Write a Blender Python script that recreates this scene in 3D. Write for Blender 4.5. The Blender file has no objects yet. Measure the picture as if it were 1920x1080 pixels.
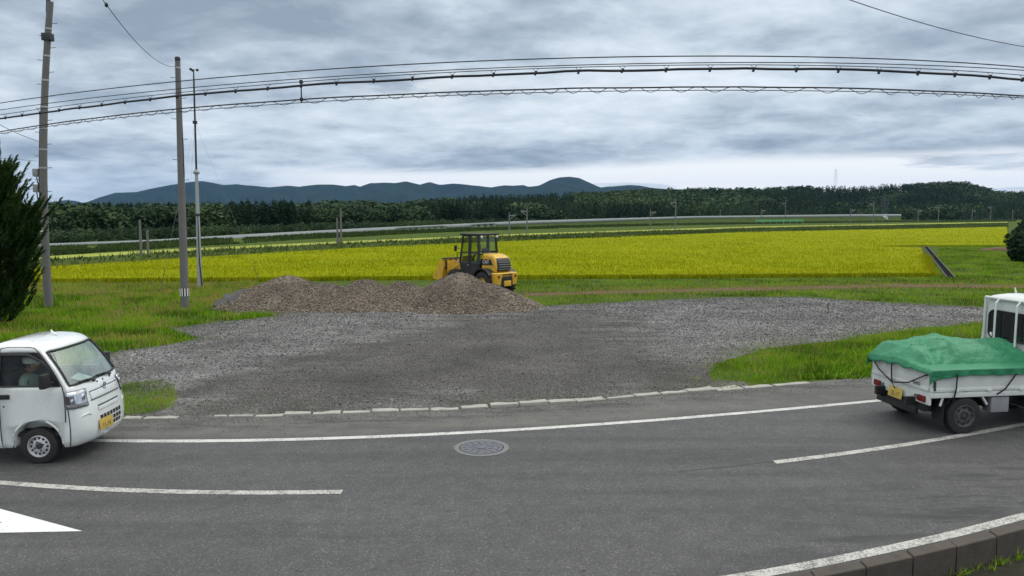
import bpy, bmesh, math, random
import numpy as np
from mathutils import Vector, Matrix
from mathutils.geometry import delaunay_2d_cdt

random.seed(7)
RNG = np.random.default_rng(7)
SC = bpy.context.scene
COL = SC.collection
R = math.radians

# ------------------------------------------------------------------ camera, sky, sun, exposure
F, CAM_H, PITCH = 1400.0, 3.6, math.atan(137 / 1400)
cam_data = bpy.data.cameras.new('camera')
cam_data.sensor_width = 36.0
cam_data.lens = 36.0 * F / 1920.0
cam_data.clip_start, cam_data.clip_end = 0.1, 40000.0
camera = bpy.data.objects.new('camera', cam_data)
camera.location = (0, 0, CAM_H)
camera.rotation_euler = (math.pi / 2 - PITCH, 0, 0)
COL.objects.link(camera)
SC.camera = camera

SUN_EL, SUN_AZ = 52.0, 60.0          # azimuth clockwise from the viewing direction
world = bpy.data.worlds.new('World')
SC.world = world
world.use_nodes = True
SC.view_settings.view_transform = 'Standard'
SC.view_settings.look = 'None'
SC.view_settings.gamma = 1.0
SC.view_settings.use_curve_mapping = False
SC.view_settings.exposure = 0.0
SC.cycles.use_denoising = True
SC.cycles.max_bounces = 6
SC.cycles.transparent_max_bounces = 12
SC.cycles.volume_bounces = 0


class NT:
    """small helper for building node trees"""
    def __init__(s, tree):
        s.t = tree
        s.t.nodes.clear()

    def n(s, kind, props=None, **ins):
        nd = s.t.nodes.new(kind)
        for k, v in (props or {}).items():
            setattr(nd, k, v)
        for k, v in ins.items():
            key = int(k[1:]) if k[0] == 'i' and k[1:].isdigit() else k.replace('_', ' ')
            s.put(nd.inputs[key], v)
        return nd

    def put(s, sock, v):
        if hasattr(v, 'is_output') and v.is_output:
            s.t.links.new(v, sock)
        elif isinstance(v, bpy.types.Node):
            s.t.links.new(v.outputs[0], sock)
        else:
            sock.default_value = v

    def math(s, op, a, b=0.0, c=0.0, clamp=False):
        nd = s.t.nodes.new('ShaderNodeMath')
        nd.operation = op
        nd.use_clamp = clamp
        for i, v in enumerate((a, b, c)):
            s.put(nd.inputs[i], v)
        return nd.outputs[0]

    def mix(s, f, a, b, blend='MIX'):
        nd = s.t.nodes.new('ShaderNodeMix')
        nd.data_type = 'RGBA'
        nd.blend_type = blend
        s.put(nd.inputs[0], f)
        for sock, v in ((nd.inputs[6], a), (nd.inputs[7], b)):
            if isinstance(v, (tuple, list)) and len(v) == 3:
                v = (*v, 1)
            s.put(sock, v)
        return nd.outputs[2]

    def noise(s, vec, scale, detail=4, rough=0.55, dist=0.0):
        nd = s.n('ShaderNodeTexNoise', Scale=scale, Detail=detail, Roughness=rough, Distortion=dist)
        if vec is not None:
            s.put(nd.inputs['Vector'], vec)
        return nd.outputs[0]

    def voro(s, vec, scale, feature='F1', out=0, rnd=1.0):
        nd = s.n('ShaderNodeTexVoronoi', {'feature': feature}, Scale=scale, Randomness=rnd)
        s.put(nd.inputs['Vector'], vec)
        return nd.outputs[out]

    def ramp(s, f, stops, interp='LINEAR'):
        nd = s.t.nodes.new('ShaderNodeValToRGB')
        nd.color_ramp.interpolation = interp
        el = nd.color_ramp.elements
        while len(el) < len(stops):
            el.new(0.5)
        for e, (p, c) in zip(el, stops):
            e.position = p
            e.color = (*c, 1) if isinstance(c, (tuple, list)) else (c, c, c, 1)
        s.put(nd.inputs[0], f)
        return nd.outputs[0]

    def maprange(s, v, a, b, c=0.0, d=1.0):
        nd = s.n('ShaderNodeMapRange', {'interpolation_type': 'SMOOTHSTEP'}, Value=v)
        for i, x in zip((1, 2, 3, 4), (a, b, c, d)):
            nd.inputs[i].default_value = x
        return nd.outputs[0]

    def mapping(s, vec, scale=(1, 1, 1), rot=(0, 0, 0), loc=(0, 0, 0)):
        nd = s.n('ShaderNodeMapping', Vector=vec, Scale=scale, Rotation=rot, Location=loc)
        return nd.outputs[0]


def build_world():
    w = NT(world.node_tree)
    out = w.n('ShaderNodeOutputWorld')
    geo = w.n('ShaderNodeTexCoord').outputs['Generated']
    sep = w.n('ShaderNodeSeparateXYZ', Vector=geo)
    x, y, z = sep.outputs
    zc = w.math('MAXIMUM', z, 0.0)
    den = w.math('ADD', zc, 0.17)
    px = w.math('DIVIDE', x, den)
    py = w.math('DIVIDE', y, den)
    comb = w.n('ShaderNodeCombineXYZ', X=px, Y=py, Z=0.0).outputs[0]
    big = w.noise(w.mapping(comb, (0.75, 1.0, 1), loc=(3.1, 1.3, 0)), 1.0, 9, 0.57, 0.15)
    mid = w.noise(w.mapping(comb, (2.4, 2.5, 1), rot=(0, 0, 0.35), loc=(7.7, 2.2, 0)), 1.0, 9, 0.6, 0.2)
    fin = w.noise(w.mapping(comb, (4.5, 5.5, 1), rot=(0, 0, -0.3), loc=(1.7, 8.2, 0)), 1.0, 8, 0.62, 0.3)
    m = w.math('ADD', w.math('ADD', w.math('MULTIPLY', big, 0.54), w.math('MULTIPLY', mid, 0.36)), w.math('MULTIPLY', fin, 0.12))
    cloud = w.ramp(m, [(0.40, (0.32, 0.39, 0.47)), (0.465, (0.46, 0.54, 0.63)), (0.53, (0.67, 0.76, 0.84)),
                       (0.62, (0.90, 0.97, 1.04))])
    # long bright openings low over the hills, darker bank above them
    flat = w.n('ShaderNodeCombineXYZ', X=w.math('MULTIPLY', x, 3.0), Y=w.math('MULTIPLY', zc, 30.0), Z=0.0).outputs[0]
    low = w.noise(w.mapping(flat, loc=(2.4, 0.6, 0)), 1.0, 8, 0.58, 0.4)
    az = w.math('DIVIDE', x, w.math('MAXIMUM', y, 0.05))
    east = w.maprange(az, -0.40, -0.20, 0.0, 1.0)
    rise = w.math('MULTIPLY', w.maprange(az, -0.15, 0.35, 0.0, 1.0), 0.014)
    zb = w.math('SUBTRACT', zc, rise)
    band = w.math('MULTIPLY', w.maprange(zc, 0.0, 0.03, 0.4, 1.0), w.maprange(zb, 0.048, 0.066, 1.0, 0.0))
    openm = w.math('MULTIPLY', w.math('MULTIPLY', band, east), w.maprange(low, 0.36, 0.44, 0.2, 1.0), clamp=True)
    base = w.math('MULTIPLY', w.maprange(zc, 0.02, 0.06, 1.0, 0.0), 0.35)
    cloud = w.mix(base, cloud, (0.62, 0.70, 0.78))
    cloud = w.mix(openm, cloud, (1.15, 1.15, 1.14))
    # thin bright spot where the deck is thinner, high in the middle of the view
    dx = w.math('ADD', az, 0.10)
    dz = w.math('SUBTRACT', zc, 0.165)
    g = w.math('ADD', w.math('MULTIPLY', w.math('MULTIPLY', dx, dx), 60.0), w.math('MULTIPLY', w.math('MULTIPLY', dz, dz), 2600.0))
    g = w.math('MULTIPLY', w.maprange(g, 0.0, 1.4, 1.0, 0.0), w.maprange(mid, 0.36, 0.6, 0.0, 1.0))
    cloud = w.mix(w.math('MULTIPLY', g, 0.7), cloud, (0.95, 0.98, 1.0))
    # an overcast sky is about three times brighter overhead than near the horizon
    gain = w.maprange(zc, 0.24, 0.9, 1.0, ZENITH)
    cloud = w.mix(w.maprange(zc, 0.24, 0.6, 0.0, 0.9), cloud, (0.60, 0.60, 0.58))
    cl = w.n('ShaderNodeBackground', Color=cloud, Strength=gain)
    sky = w.n('ShaderNodeTexSky', {'sky_type': 'NISHITA', 'sun_disc': False, 'sun_elevation': R(SUN_EL),
                                   'sun_rotation': R(SUN_AZ)})
    bs = w.n('ShaderNodeBackground', Color=sky.outputs[0], Strength=0.08)
    mx = w.n('ShaderNodeMixShader', Fac=0.92)
    w.put(mx.inputs[1], bs.outputs[0])
    w.put(mx.inputs[2], cl.outputs[0])
    w.put(out.inputs[0], mx.outputs[0])


ZENITH = 3.2
HAZE_D = 0.000036
build_world()
sun_data = bpy.data.lights.new('sun', 'SUN')
sun_data.energy = 0.9
sun_data.angle = R(18)
sun_data.color = (1.0, 0.96, 0.9)
sun = bpy.data.objects.new('sun', sun_data)
_d = Vector((math.sin(R(SUN_AZ)) * math.cos(R(SUN_EL)), math.cos(R(SUN_AZ)) * math.cos(R(SUN_EL)), math.sin(R(SUN_EL))))
sun.rotation_euler = (-_d).to_track_quat('-Z', 'Y').to_euler()
COL.objects.link(sun)


# ------------------------------------------------------------------ small geometry helpers
def ray(u, v):
    x, y = (u - 960) / F, (540 - v) / F
    return np.array([x, math.cos(PITCH) + math.sin(PITCH) * y, -math.sin(PITCH) + math.cos(PITCH) * y])


def G(u, v, z=0.0):
    """where a measured sight line meets the level z"""
    d = ray(u, v)
    t = (z - CAM_H) / d[2]
    return (d[0] * t, d[1] * t)


def at_dist(u, v, dist):
    """point on a sight line at the given forward distance"""
    d = ray(u, v)
    t = dist / d[1]
    return (d[0] * t, dist, CAM_H + d[2] * t)


def _hash(ix, iy, seed):
    h = (ix.astype(np.int64) * 374761393 + iy.astype(np.int64) * 668265263 + seed * 1442695041) & 0x7fffffff
    h = ((h ^ (h >> 13)) * 1274126177) & 0x7fffffff
    return ((h ^ (h >> 16)) & 0xffff) / 65535.0


def vnoise(x, y, seed=0):
    x, y = np.asarray(x, float), np.asarray(y, float)
    ix, iy = np.floor(x), np.floor(y)
    fx, fy = x - ix, y - iy
    fx, fy = fx * fx * (3 - 2 * fx), fy * fy * (3 - 2 * fy)
    a, b = _hash(ix, iy, seed), _hash(ix + 1, iy, seed)
    c, d = _hash(ix, iy + 1, seed), _hash(ix + 1, iy + 1, seed)
    return (a + (b - a) * fx) * (1 - fy) + (c + (d - c) * fx) * fy


def fbm(x, y, seed=0, oct=4):
    s, a, t = 0.0, 1.0, 0.0
    for k in range(oct):
        s = s + a * vnoise(np.asarray(x) * 2 ** k, np.asarray(y) * 2 ** k, seed + k)
        t += a
        a *= 0.5
    return s / t


def inside(P, poly):
    x, y = P[:, 0], P[:, 1]
    r = np.zeros(len(P), bool)
    n = len(poly)
    for i in range(n):
        x1, y1 = poly[i]
        x2, y2 = poly[(i + 1) % n]
        if y1 == y2:
            continue
        c = ((y1 > y) != (y2 > y)) & (x < (x2 - x1) * (y - y1) / (y2 - y1) + x1)
        r ^= c
    return r


def edge_dist(P, poly):
    d = np.full(len(P), 1e9)
    n = len(poly)
    for i in range(n):
        a, b = np.array(poly[i]), np.array(poly[(i + 1) % n])
        ab = b - a
        t = np.clip(((P - a) @ ab) / max(ab @ ab, 1e-9), 0, 1)
        d = np.minimum(d, np.linalg.norm(P - (a + t[:, None] * ab), axis=1))
    return d


def scatter(poly, n):
    """n random points in a polygon"""
    p = np.array(poly)
    lo, hi = p.min(0), p.max(0)
    got = []
    tot = 0
    while tot < n:
        q = lo + RNG.random((max(n, 1000), 2)) * (hi - lo)
        q = q[inside(q, poly)]
        got.append(q)
        tot += len(q)
    return np.concatenate(got)[:n]


def rough_poly(poly, step=0.5, amp=0.25, seed=3):
    """a polygon with its edges broken up"""
    out = []
    n = len(poly)
    for i in range(n):
        a, b = np.array(poly[i]), np.array(poly[(i + 1) % n])
        L = np.linalg.norm(b - a)
        k = max(1, int(L / step))
        nrm = np.array([-(b - a)[1], (b - a)[0]]) / max(L, 1e-6)
        for j in range(k):
            p = a + (b - a) * j / k
            d = (fbm(p[0] / step * 0.45, p[1] / step * 0.45, seed, 3) - 0.5) * 2 * amp
            out.append(tuple(p + nrm * d))
    return out


def tag(o, label=None, cat=None, group=None, kind=None):
    if label:
        o['label'] = label
    if cat:
        o['category'] = cat
    if group:
        o['group'] = group
    if kind:
        o['kind'] = kind
    return o


def link(name, me, mat=None, parent=None, smooth=None):
    o = bpy.data.objects.new(name, me)
    COL.objects.link(o)
    if mat is not None:
        for m in (mat if isinstance(mat, (list, tuple)) else [mat]):
            me.materials.append(m)
    if parent is not None:
        o.parent = parent
    if smooth is not None:
        me.shade_smooth()
        me.set_sharp_from_angle(angle=R(smooth))
    return o


def np_mesh(name, v, f, mat, attrs=None, parent=None, smooth=None):
    v, f = np.ascontiguousarray(v, np.float32), np.ascontiguousarray(f, np.int32)
    me = bpy.data.meshes.new(name)
    k = f.shape[1]
    me.vertices.add(len(v))
    me.vertices.foreach_set('co', v.ravel())
    me.loops.add(f.size)
    me.loops.foreach_set('vertex_index', f.ravel())
    me.polygons.add(len(f))
    me.polygons.foreach_set('loop_start', np.arange(len(f), dtype=np.int32) * k)
    me.update(calc_edges=True)
    for nm, a in (attrs or {}).items():
        me.attributes.new(nm, 'FLOAT', 'POINT').data.foreach_set('value', np.ascontiguousarray(a, np.float32))
    return link(name, me, mat, parent, smooth)


def empty(name, loc=(0, 0, 0), rz=0.0, scale=1.0):
    o = bpy.data.objects.new(name, None)
    o.empty_display_size = 0.2
    o.location = loc
    o.rotation_euler = (0, 0, rz)
    o.scale = (scale,) * 3
    COL.objects.link(o)
    return o


class MB:
    """collects shapes and links them as one mesh object"""
    def __init__(s):
        s.b = bmesh.new()

    def box(s, c, size, rot=None, bev=0.0, taper=None):
        m = Matrix.Translation(c)
        if rot:
            m = m @ Matrix.Rotation(rot[2], 4, 'Z') @ Matrix.Rotation(rot[1], 4, 'Y') @ Matrix.Rotation(rot[0], 4, 'X')
        r = bmesh.ops.create_cube(s.b, size=1.0, matrix=m @ Matrix.Diagonal((*size, 1)))
        vs = r['verts']
        if bev:
            es = list({e for v in vs for e in v.link_edges})
            bmesh.ops.bevel(s.b, geom=es, offset=bev, segments=2, affect='EDGES', profile=0.6)
        return s

    def tube(s, pts, rad, seg=8, cap=True):
        pts = [Vector(p) for p in pts]
        n = len(pts)
        rad = [rad] * n if isinstance(rad, (int, float)) else list(rad)
        rings = []
        up = None
        for i, p in enumerate(pts):
            t = (pts[min(i + 1, n - 1)] - pts[max(i - 1, 0)])
            t = t.normalized() if t.length > 1e-9 else Vector((0, 0, 1))
            if up is None:
                up = Vector((0, 0, 1)) if abs(t.z) < 0.9 else Vector((1, 0, 0))
            a = t.cross(up)
            if a.length < 1e-6:
                a = t.orthogonal()
            a.normalize()
            b = a.cross(t).normalized()
            up = b
            rings.append([s.b.verts.new(p + (a * math.cos(2 * math.pi * k / seg) + b * math.sin(2 * math.pi * k / seg)) * rad[i])
                          for k in range(seg)])
        for i in range(n - 1):
            for k in range(seg):
                s.b.faces.new((rings[i][k], rings[i][(k + 1) % seg], rings[i + 1][(k + 1) % seg], rings[i + 1][k]))
        if cap:
            s.b.faces.new(rings[0][::-1])
            s.b.faces.new(rings[-1])
        return s

    def lathe(s, prof, origin=(0, 0, 0), axis='Z', seg=24, cap=(1, 1)):
        """prof: list of (radius, along)"""
        o = Vector(origin)
        rings = []
        for r, h in prof:
            ring = []
            for k in range(seg):
                a = 2 * math.pi * k / seg
                c, d = r * math.cos(a), r * math.sin(a)
                q = {'Z': (c, d, h), 'Y': (c, h, d), 'X': (h, c, d)}[axis]
                ring.append(s.b.verts.new(o + Vector(q)))
            rings.append(ring)
        for i in range(len(rings) - 1):
            for k in range(seg):
                s.b.faces.new((rings[i][k], rings[i][(k + 1) % seg], rings[i + 1][(k + 1) % seg], rings[i + 1][k]))
        if cap[0]:
            s.b.faces.new(rings[0][::-1])
        if cap[1]:
            s.b.faces.new(rings[-1])
        return s

    def prism(s, poly, vec, origin=(0, 0, 0)):
        """poly: list of 3-D points, extruded along vec"""
        o, vec = Vector(origin), Vector(vec)
        a = [s.b.verts.new(o + Vector(p)) for p in poly]
        b = [s.b.verts.new(o + Vector(p) + vec) for p in poly]
        n = len(poly)
        s.b.faces.new(a[::-1])
        s.b.faces.new(b)
        for i in range(n):
            s.b.faces.new((a[i], a[(i + 1) % n], b[(i + 1) % n], b[i]))
        return s

    def face(s, pts):
        s.b.faces.new([s.b.verts.new(p) for p in pts])
        return s

    def blob(s, c, r, sub=2, squash=(1, 1, 1)):
        bmesh.ops.create_icosphere(s.b, subdivisions=sub, radius=r, matrix=Matrix.Translation(c) @ Matrix.Diagonal((*squash, 1)))
        return s

    def build(s, name, mat, parent=None, smooth=35, bev=0.0):
        bmesh.ops.recalc_face_normals(s.b, faces=s.b.faces)
        me = bpy.data.meshes.new(name)
        s.b.to_mesh(me)
        s.b.free()
        o = link(name, me, mat, parent, smooth)
        if bev:
            m = o.modifiers.new('edges', 'BEVEL')
            m.width, m.segments, m.limit_method, m.angle_limit = bev, 2, 'ANGLE', R(40)
        return o


def sheet(name, poly, z, mat, step=None, attrs=None, parent=None):
    """a flat sheet with inner points, attrs: name -> function of (n,2) points"""
    poly = [tuple(map(float, p)) for p in poly]
    pts = list(poly)
    if step:
        p = np.array(poly)
        lo, hi = p.min(0), p.max(0)
        gx, gy = np.meshgrid(np.arange(lo[0], hi[0], step), np.arange(lo[1], hi[1], step))
        q = np.stack([gx.ravel(), gy.ravel()], 1) + RNG.uniform(-0.3, 0.3, (gx.size, 2)) * step
        q = q[inside(q, poly)]
        q = q[edge_dist(q, poly) > step * 0.35]
        pts += [tuple(a) for a in q]
    n = len(poly)
    vs, _, fs, *_ = delaunay_2d_cdt([Vector(p) for p in pts], [(i, (i + 1) % n) for i in range(n)], [list(range(n))], 1, 1e-5)
    P = np.array([tuple(v) for v in vs])
    tri = np.array([f[:3] for f in fs if len(f) == 3])
    a, b, c = P[tri[:, 0]], P[tri[:, 1]], P[tri[:, 2]]
    flip = ((b - a)[:, 0] * (c - a)[:, 1] - (b - a)[:, 1] * (c - a)[:, 0]) < 0
    tri[flip] = tri[flip][:, ::-1]
    zz = z(P) if callable(z) else np.full(len(P), z)
    return np_mesh(name, np.column_stack([P, zz]), tri, mat, {k: fn(P) for k, fn in (attrs or {}).items()}, parent)


def text_mesh(name, body, size, mat, parent, mtx, extrude=0.001, width=1.0):
    cu = bpy.data.curves.new(name, 'FONT')
    cu.body, cu.size, cu.extrude = body, size, extrude
    cu.align_x, cu.align_y = 'CENTER', 'CENTER'
    tmp = bpy.data.objects.new('tmp', cu)
    COL.objects.link(tmp)
    dg = bpy.context.evaluated_depsgraph_get()
    me = bpy.data.meshes.new_from_object(tmp.evaluated_get(dg))
    bpy.data.objects.remove(tmp)
    me.transform(Matrix.Diagonal((width, 1, 1, 1)))
    me.transform(mtx)
    me.materials.clear()
    return link(name, me, mat, parent)


# ------------------------------------------------------------------ materials
def new_mat(name):
    m = bpy.data.materials.new(name)
    m.use_nodes = True
    return m, NT(m.node_tree)


def finish(t, color, rough=0.6, bump=None, bstr=0.3, bdist=0.02, **kw):
    out = t.n('ShaderNodeOutputMaterial')
    b = t.n('ShaderNodeBsdfPrincipled')
    t.put(b.inputs['Base Color'], (*color, 1) if isinstance(color, tuple) and len(color) == 3 else color)
    t.put(b.inputs['Roughness'], rough)
    for k, v in kw.items():
        t.put(b.inputs[k.replace('_', ' ')], v)
    if bump is not None:
        bp = t.n('ShaderNodeBump', Strength=bstr, Distance=bdist)
        t.put(bp.inputs['Height'], bump)
        t.put(b.inputs['Normal'], bp.outputs[0])
    t.put(out.inputs[0], b.outputs[0])
    return b


def surf(name, col, rough=0.5, metal=0.0, var=0.12, scale=6.0, dirt=0.0, dirtcol=(0.12, 0.10, 0.07), bump=0.0, bscale=60, coat=0.0, spec=0.5):
    m, t = new_mat(name)
    co = t.n('ShaderNodeTexCoord').outputs['Object']
    n1 = t.noise(co, scale, 5, 0.6)
    c = t.mix(n1, tuple(x * (1 - var) for x in col), tuple(min(1, x * (1 + var)) for x in col))
    if dirt:
        d = t.maprange(t.noise(t.mapping(co, (1, 1, 0.5), loc=(4, 2, 1)), scale * 0.7, 8, 0.7), 0.5, 0.75, 0, dirt)
        c = t.mix(d, c, dirtcol)
    r = t.math('ADD', t.math('MULTIPLY', n1, 0.2), rough - 0.1, clamp=True)
    finish(t, c, r, t.noise(co, bscale, 3) if bump else None, bump, 0.01, Metallic=metal, Coat_Weight=coat, Specular_IOR_Level=spec)
    return m


def attr(t, name):
    return t.n('ShaderNodeAttribute', {'attribute_name': name}).outputs['Fac']


def asphalt_mat():
    m, t = new_mat('asphalt')
    co = t.n('ShaderNodeTexCoord').outputs['Object']
    fine = t.noise(co, 55, 3, 0.7)
    agg = t.voro(co, 70, out=1)
    aggv = t.n('ShaderNodeSeparateColor', Color=agg).outputs[0]
    med = t.noise(co, 3.2, 6, 0.62)
    big = t.noise(t.mapping(co, (0.22, 0.9, 1), rot=(0, 0, -0.1)), 1.0, 6, 0.6)
    c = t.mix(fine, (0.036, 0.036, 0.037), (0.086, 0.085, 0.083))
    c = t.mix(t.math('MULTIPLY', t.maprange(aggv, 0.86, 0.98), 0.6), c, (0.17, 0.165, 0.155))
    c = t.mix(t.math('MULTIPLY', t.maprange(aggv, 0.14, 0.02), 0.65), c, (0.02, 0.02, 0.022))
    c = t.mix(1.0, c, t.ramp(med, [(0.3, 0.82), (0.7, 1.14)]), 'MULTIPLY')
    c = t.mix(1.0, c, t.ramp(big, [(0.3, 0.86), (0.7, 1.12)]), 'MULTIPLY')
    dust = attr(t, 'dust')
    dn = t.math('MULTIPLY', dust, t.maprange(t.noise(co, 1.7, 6, 0.65), 0.3, 0.65, 0.25, 1.0))
    c = t.mix(t.math('MULTIPLY', dn, 0.6), c, (0.135, 0.125, 0.105))
    # dark damp and oily smears, long along the road
    st = t.noise(t.mapping(co, (0.55, 2.6, 1), rot=(0, 0, -0.28), loc=(2, 7, 0)), 1.2, 9, 0.72)
    smear = t.math('MULTIPLY', t.maprange(st, 0.46, 0.56), t.math('ADD', attr(t, 'smear'), 0.05, clamp=True))
    c = t.mix(t.math('MULTIPLY', smear, 0.8), c, (0.022, 0.022, 0.023))
    wt = t.maprange(t.noise(t.mapping(co, (0.10, 1.5, 1), rot=(0, 0, -0.12), loc=(0, 3.3, 0)), 1.0, 4, 0.55), 0.42, 0.66)
    c = t.mix(1.0, c, t.mix(wt, (1.12, 1.12, 1.11), (0.84, 0.84, 0.85)), 'MULTIPLY')
    scuff = t.math('MULTIPLY', t.maprange(t.noise(t.mapping(co, (1.2, 5.5, 1), rot=(0, 0, -0.2)), 1.0, 8, 0.75), 0.66, 0.74), 0.5)
    c = t.mix(scuff, c, (0.026, 0.026, 0.026))
    spots = t.math('MULTIPLY', t.maprange(t.noise(co, 9, 2, 0.5), 0.68, 0.74), 0.7)
    c = t.mix(spots, c, (0.022, 0.022, 0.022))
    finish(t, c, t.math('ADD', t.math('MULTIPLY', fine, 0.2), 0.68), t.math('ADD', fine, t.math('MULTIPLY', aggv, 0.6)), 0.55, 0.008)
    return m


def paint_mat(name, wear=0.5, col=(0.62, 0.62, 0.60)):
    m, t = new_mat(name)
    co = t.n('ShaderNodeTexCoord').outputs['Object']
    n = t.math('ADD', t.math('MULTIPLY', t.noise(co, 45, 4, 0.75), 0.7), t.math('MULTIPLY', t.noise(co, 4, 4, 0.6), 0.3))
    w = t.maprange(n, 0.62 - wear * 0.2, 0.72 - wear * 0.2, 0, 0.85)
    c = t.mix(t.noise(co, 2.5, 5), tuple(x * 0.8 for x in col), col)
    c = t.mix(w, c, (0.09, 0.09, 0.09))
    finish(t, c, 0.75, t.noise(co, 60, 3), 0.4, 0.006)
    return m


def gravel_mat():
    m, t = new_mat('gravel')
    co = t.n('ShaderNodeTexCoord').outputs['Object']
    cell = t.n('ShaderNodeTexVoronoi', Scale=24.0)
    t.put(cell.inputs['Vector'], co)
    v1 = t.n('ShaderNodeSeparateColor', Color=cell.outputs[1]).outputs
    cell2 = t.n('ShaderNodeTexVoronoi', Scale=60.0)
    t.put(cell2.inputs['Vector'], co)
    v2 = t.n('ShaderNodeSeparateColor', Color=cell2.outputs[1]).outputs
    light = t.ramp(v1[0], [(0.0, (0.055, 0.054, 0.053)), (0.45, (0.125, 0.123, 0.12)), (0.8, (0.25, 0.247, 0.24)), (1.0, (0.55, 0.55, 0.54))])
    light = t.mix(0.55, light, t.ramp(v2[1], [(0.0, (0.05, 0.05, 0.052)), (0.7, (0.15, 0.15, 0.15)), (1.0, (0.30, 0.30, 0.29))]))
    dark = t.ramp(v2[0], [(0.0, (0.018, 0.016, 0.014)), (0.6, (0.050, 0.043, 0.037)), (0.88, (0.11, 0.103, 0.095)), (1.0, (0.30, 0.30, 0.29))])
    streak = t.noise(t.mapping(co, (0.35, 1.7, 1), rot=(0, 0, 0.55)), 1.1, 8, 0.7)
    dk = t.math('ADD', attr(t, 'dark'), t.math('MULTIPLY', t.math('SUBTRACT', streak, 0.5), 2.6))
    c = t.mix(t.maprange(dk, 0.12, 0.85, 0.0, 0.93), light, dark)
    c = t.mix(1.0, c, t.ramp(t.noise(co, 0.45, 7, 0.65), [(0.34, (0.46, 0.44, 0.42)), (0.64, (1.08, 1.06, 1.04))]), 'MULTIPLY')
    gr = t.math('MULTIPLY', attr(t, 'green'), t.maprange(t.noise(co, 1.5, 7, 0.7), 0.45, 0.65))
    c = t.mix(t.math('MULTIPLY', gr, 0.6), c, (0.06, 0.07, 0.03))
    finish(t, c, 0.85, t.math('ADD', cell.outputs[0], t.math('MULTIPLY', cell2.outputs[0], 0.5)), 0.8, 0.03)
    return m


def ground_mat():
    m, t = new_mat('meadow ground')
    co = t.n('ShaderNodeTexCoord').outputs['Object']
    n1 = t.noise(co, 0.5, 8, 0.65)
    n2 = t.noise(co, 7, 5, 0.7)
    c = t.ramp(t.math('ADD', t.math('MULTIPLY', n1, 0.5), t.math('MULTIPLY', n2, 0.5)),
               [(0.30, (0.03, 0.045, 0.010)), (0.48, (0.055, 0.085, 0.014)), (0.62, (0.085, 0.115, 0.022)), (0.75, (0.13, 0.12, 0.05))])
    finish(t, c, 0.95, n2, 0.6, 0.05, Specular_IOR_Level=0.05)
    return m


def patchy(name, c1, c2, scale=0.6, c3=None, s2=5.0, rough=0.95):
    m, t = new_mat(name)
    co = t.n('ShaderNodeTexCoord').outputs['Object']
    n = t.math('ADD', t.math('MULTIPLY', t.noise(co, scale, 7, 0.65), 0.6), t.math('MULTIPLY', t.noise(co, s2, 4, 0.7), 0.4))
    c = t.ramp(n, [(0.32, c1), (0.55, c2), (0.7, c3 or c2)])
    finish(t, c, rough, t.noise(co, s2, 4, 0.7), 0.5, 0.05, Specular_IOR_Level=0.05)
    return m


def leaf_mat(name, stops, trans=0.25, rough=0.6):
    """foliage whose own colour varies leaf by leaf (attribute tone)"""
    m, t = new_mat(name)
    c = t.ramp(attr(t, 'tone'), stops)
    out = t.n('ShaderNodeOutputMaterial')
    b = t.n('ShaderNodeBsdfPrincipled', Roughness=rough)
    t.put(b.inputs['Base Color'], c)
    b.inputs['Specular IOR Level'].default_value = 0.06
    tr = t.n('ShaderNodeBsdfTranslucent')
    t.put(tr.inputs[0], c)
    mx = t.n('ShaderNodeMixShader', Fac=trans)
    t.put(mx.inputs[1], b.outputs[0])
    t.put(mx.inputs[2], tr.outputs[0])
    t.put(out.inputs[0], mx.outputs[0])
    return m


def tone_mat(name, stops, rough=0.85, nscale=30):
    m, t = new_mat(name)
    co = t.n('ShaderNodeTexCoord').outputs['Object']
    n = t.noise(co, nscale, 3, 0.6)
    c = t.ramp(attr(t, 'tone'), stops)
    c = t.mix(1.0, c, t.ramp(n, [(0.3, 0.8), (0.7, 1.2)]), 'MULTIPLY')
    finish(t, c, rough)
    return m


def glass_mat(name, tint, reflect=0.25, haze=0.0, hazecol=(0.2, 0.25, 0.22)):
    m, t = new_mat(name)
    out = t.n('ShaderNodeOutputMaterial')
    tr = t.n('ShaderNodeBsdfTransparent', Color=(*tint, 1))
    gl = t.n('ShaderNodeBsdfGlossy', Roughness=0.03)
    fr = t.n('ShaderNodeLayerWeight', Blend=0.5)
    k = t.math('ADD', t.math('MULTIPLY', t.math('POWER', fr.outputs[1], 5.0), 0.9), reflect + 0.03, clamp=True)
    mx = t.n('ShaderNodeMixShader')
    t.put(mx.inputs[0], k)
    t.put(mx.inputs[1], tr.outputs[0])
    t.put(mx.inputs[2], gl.outputs[0])
    last = mx
    if haze:
        co = t.n('ShaderNodeTexCoord').outputs['Object']
        df = t.n('ShaderNodeBsdfDiffuse', Color=(*hazecol, 1))
        mx2 = t.n('ShaderNodeMixShader')
        t.put(mx2.inputs[0], t.math('MULTIPLY', t.maprange(t.noise(co, 5, 6, 0.6), 0.3, 0.7, 0.5, 1.2), haze))
        t.put(mx2.inputs[1], mx.outputs[0])
        t.put(mx2.inputs[2], df.outputs[0])
        last = mx2
    t.put(out.inputs[0], last.outputs[0])
    return m


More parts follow.
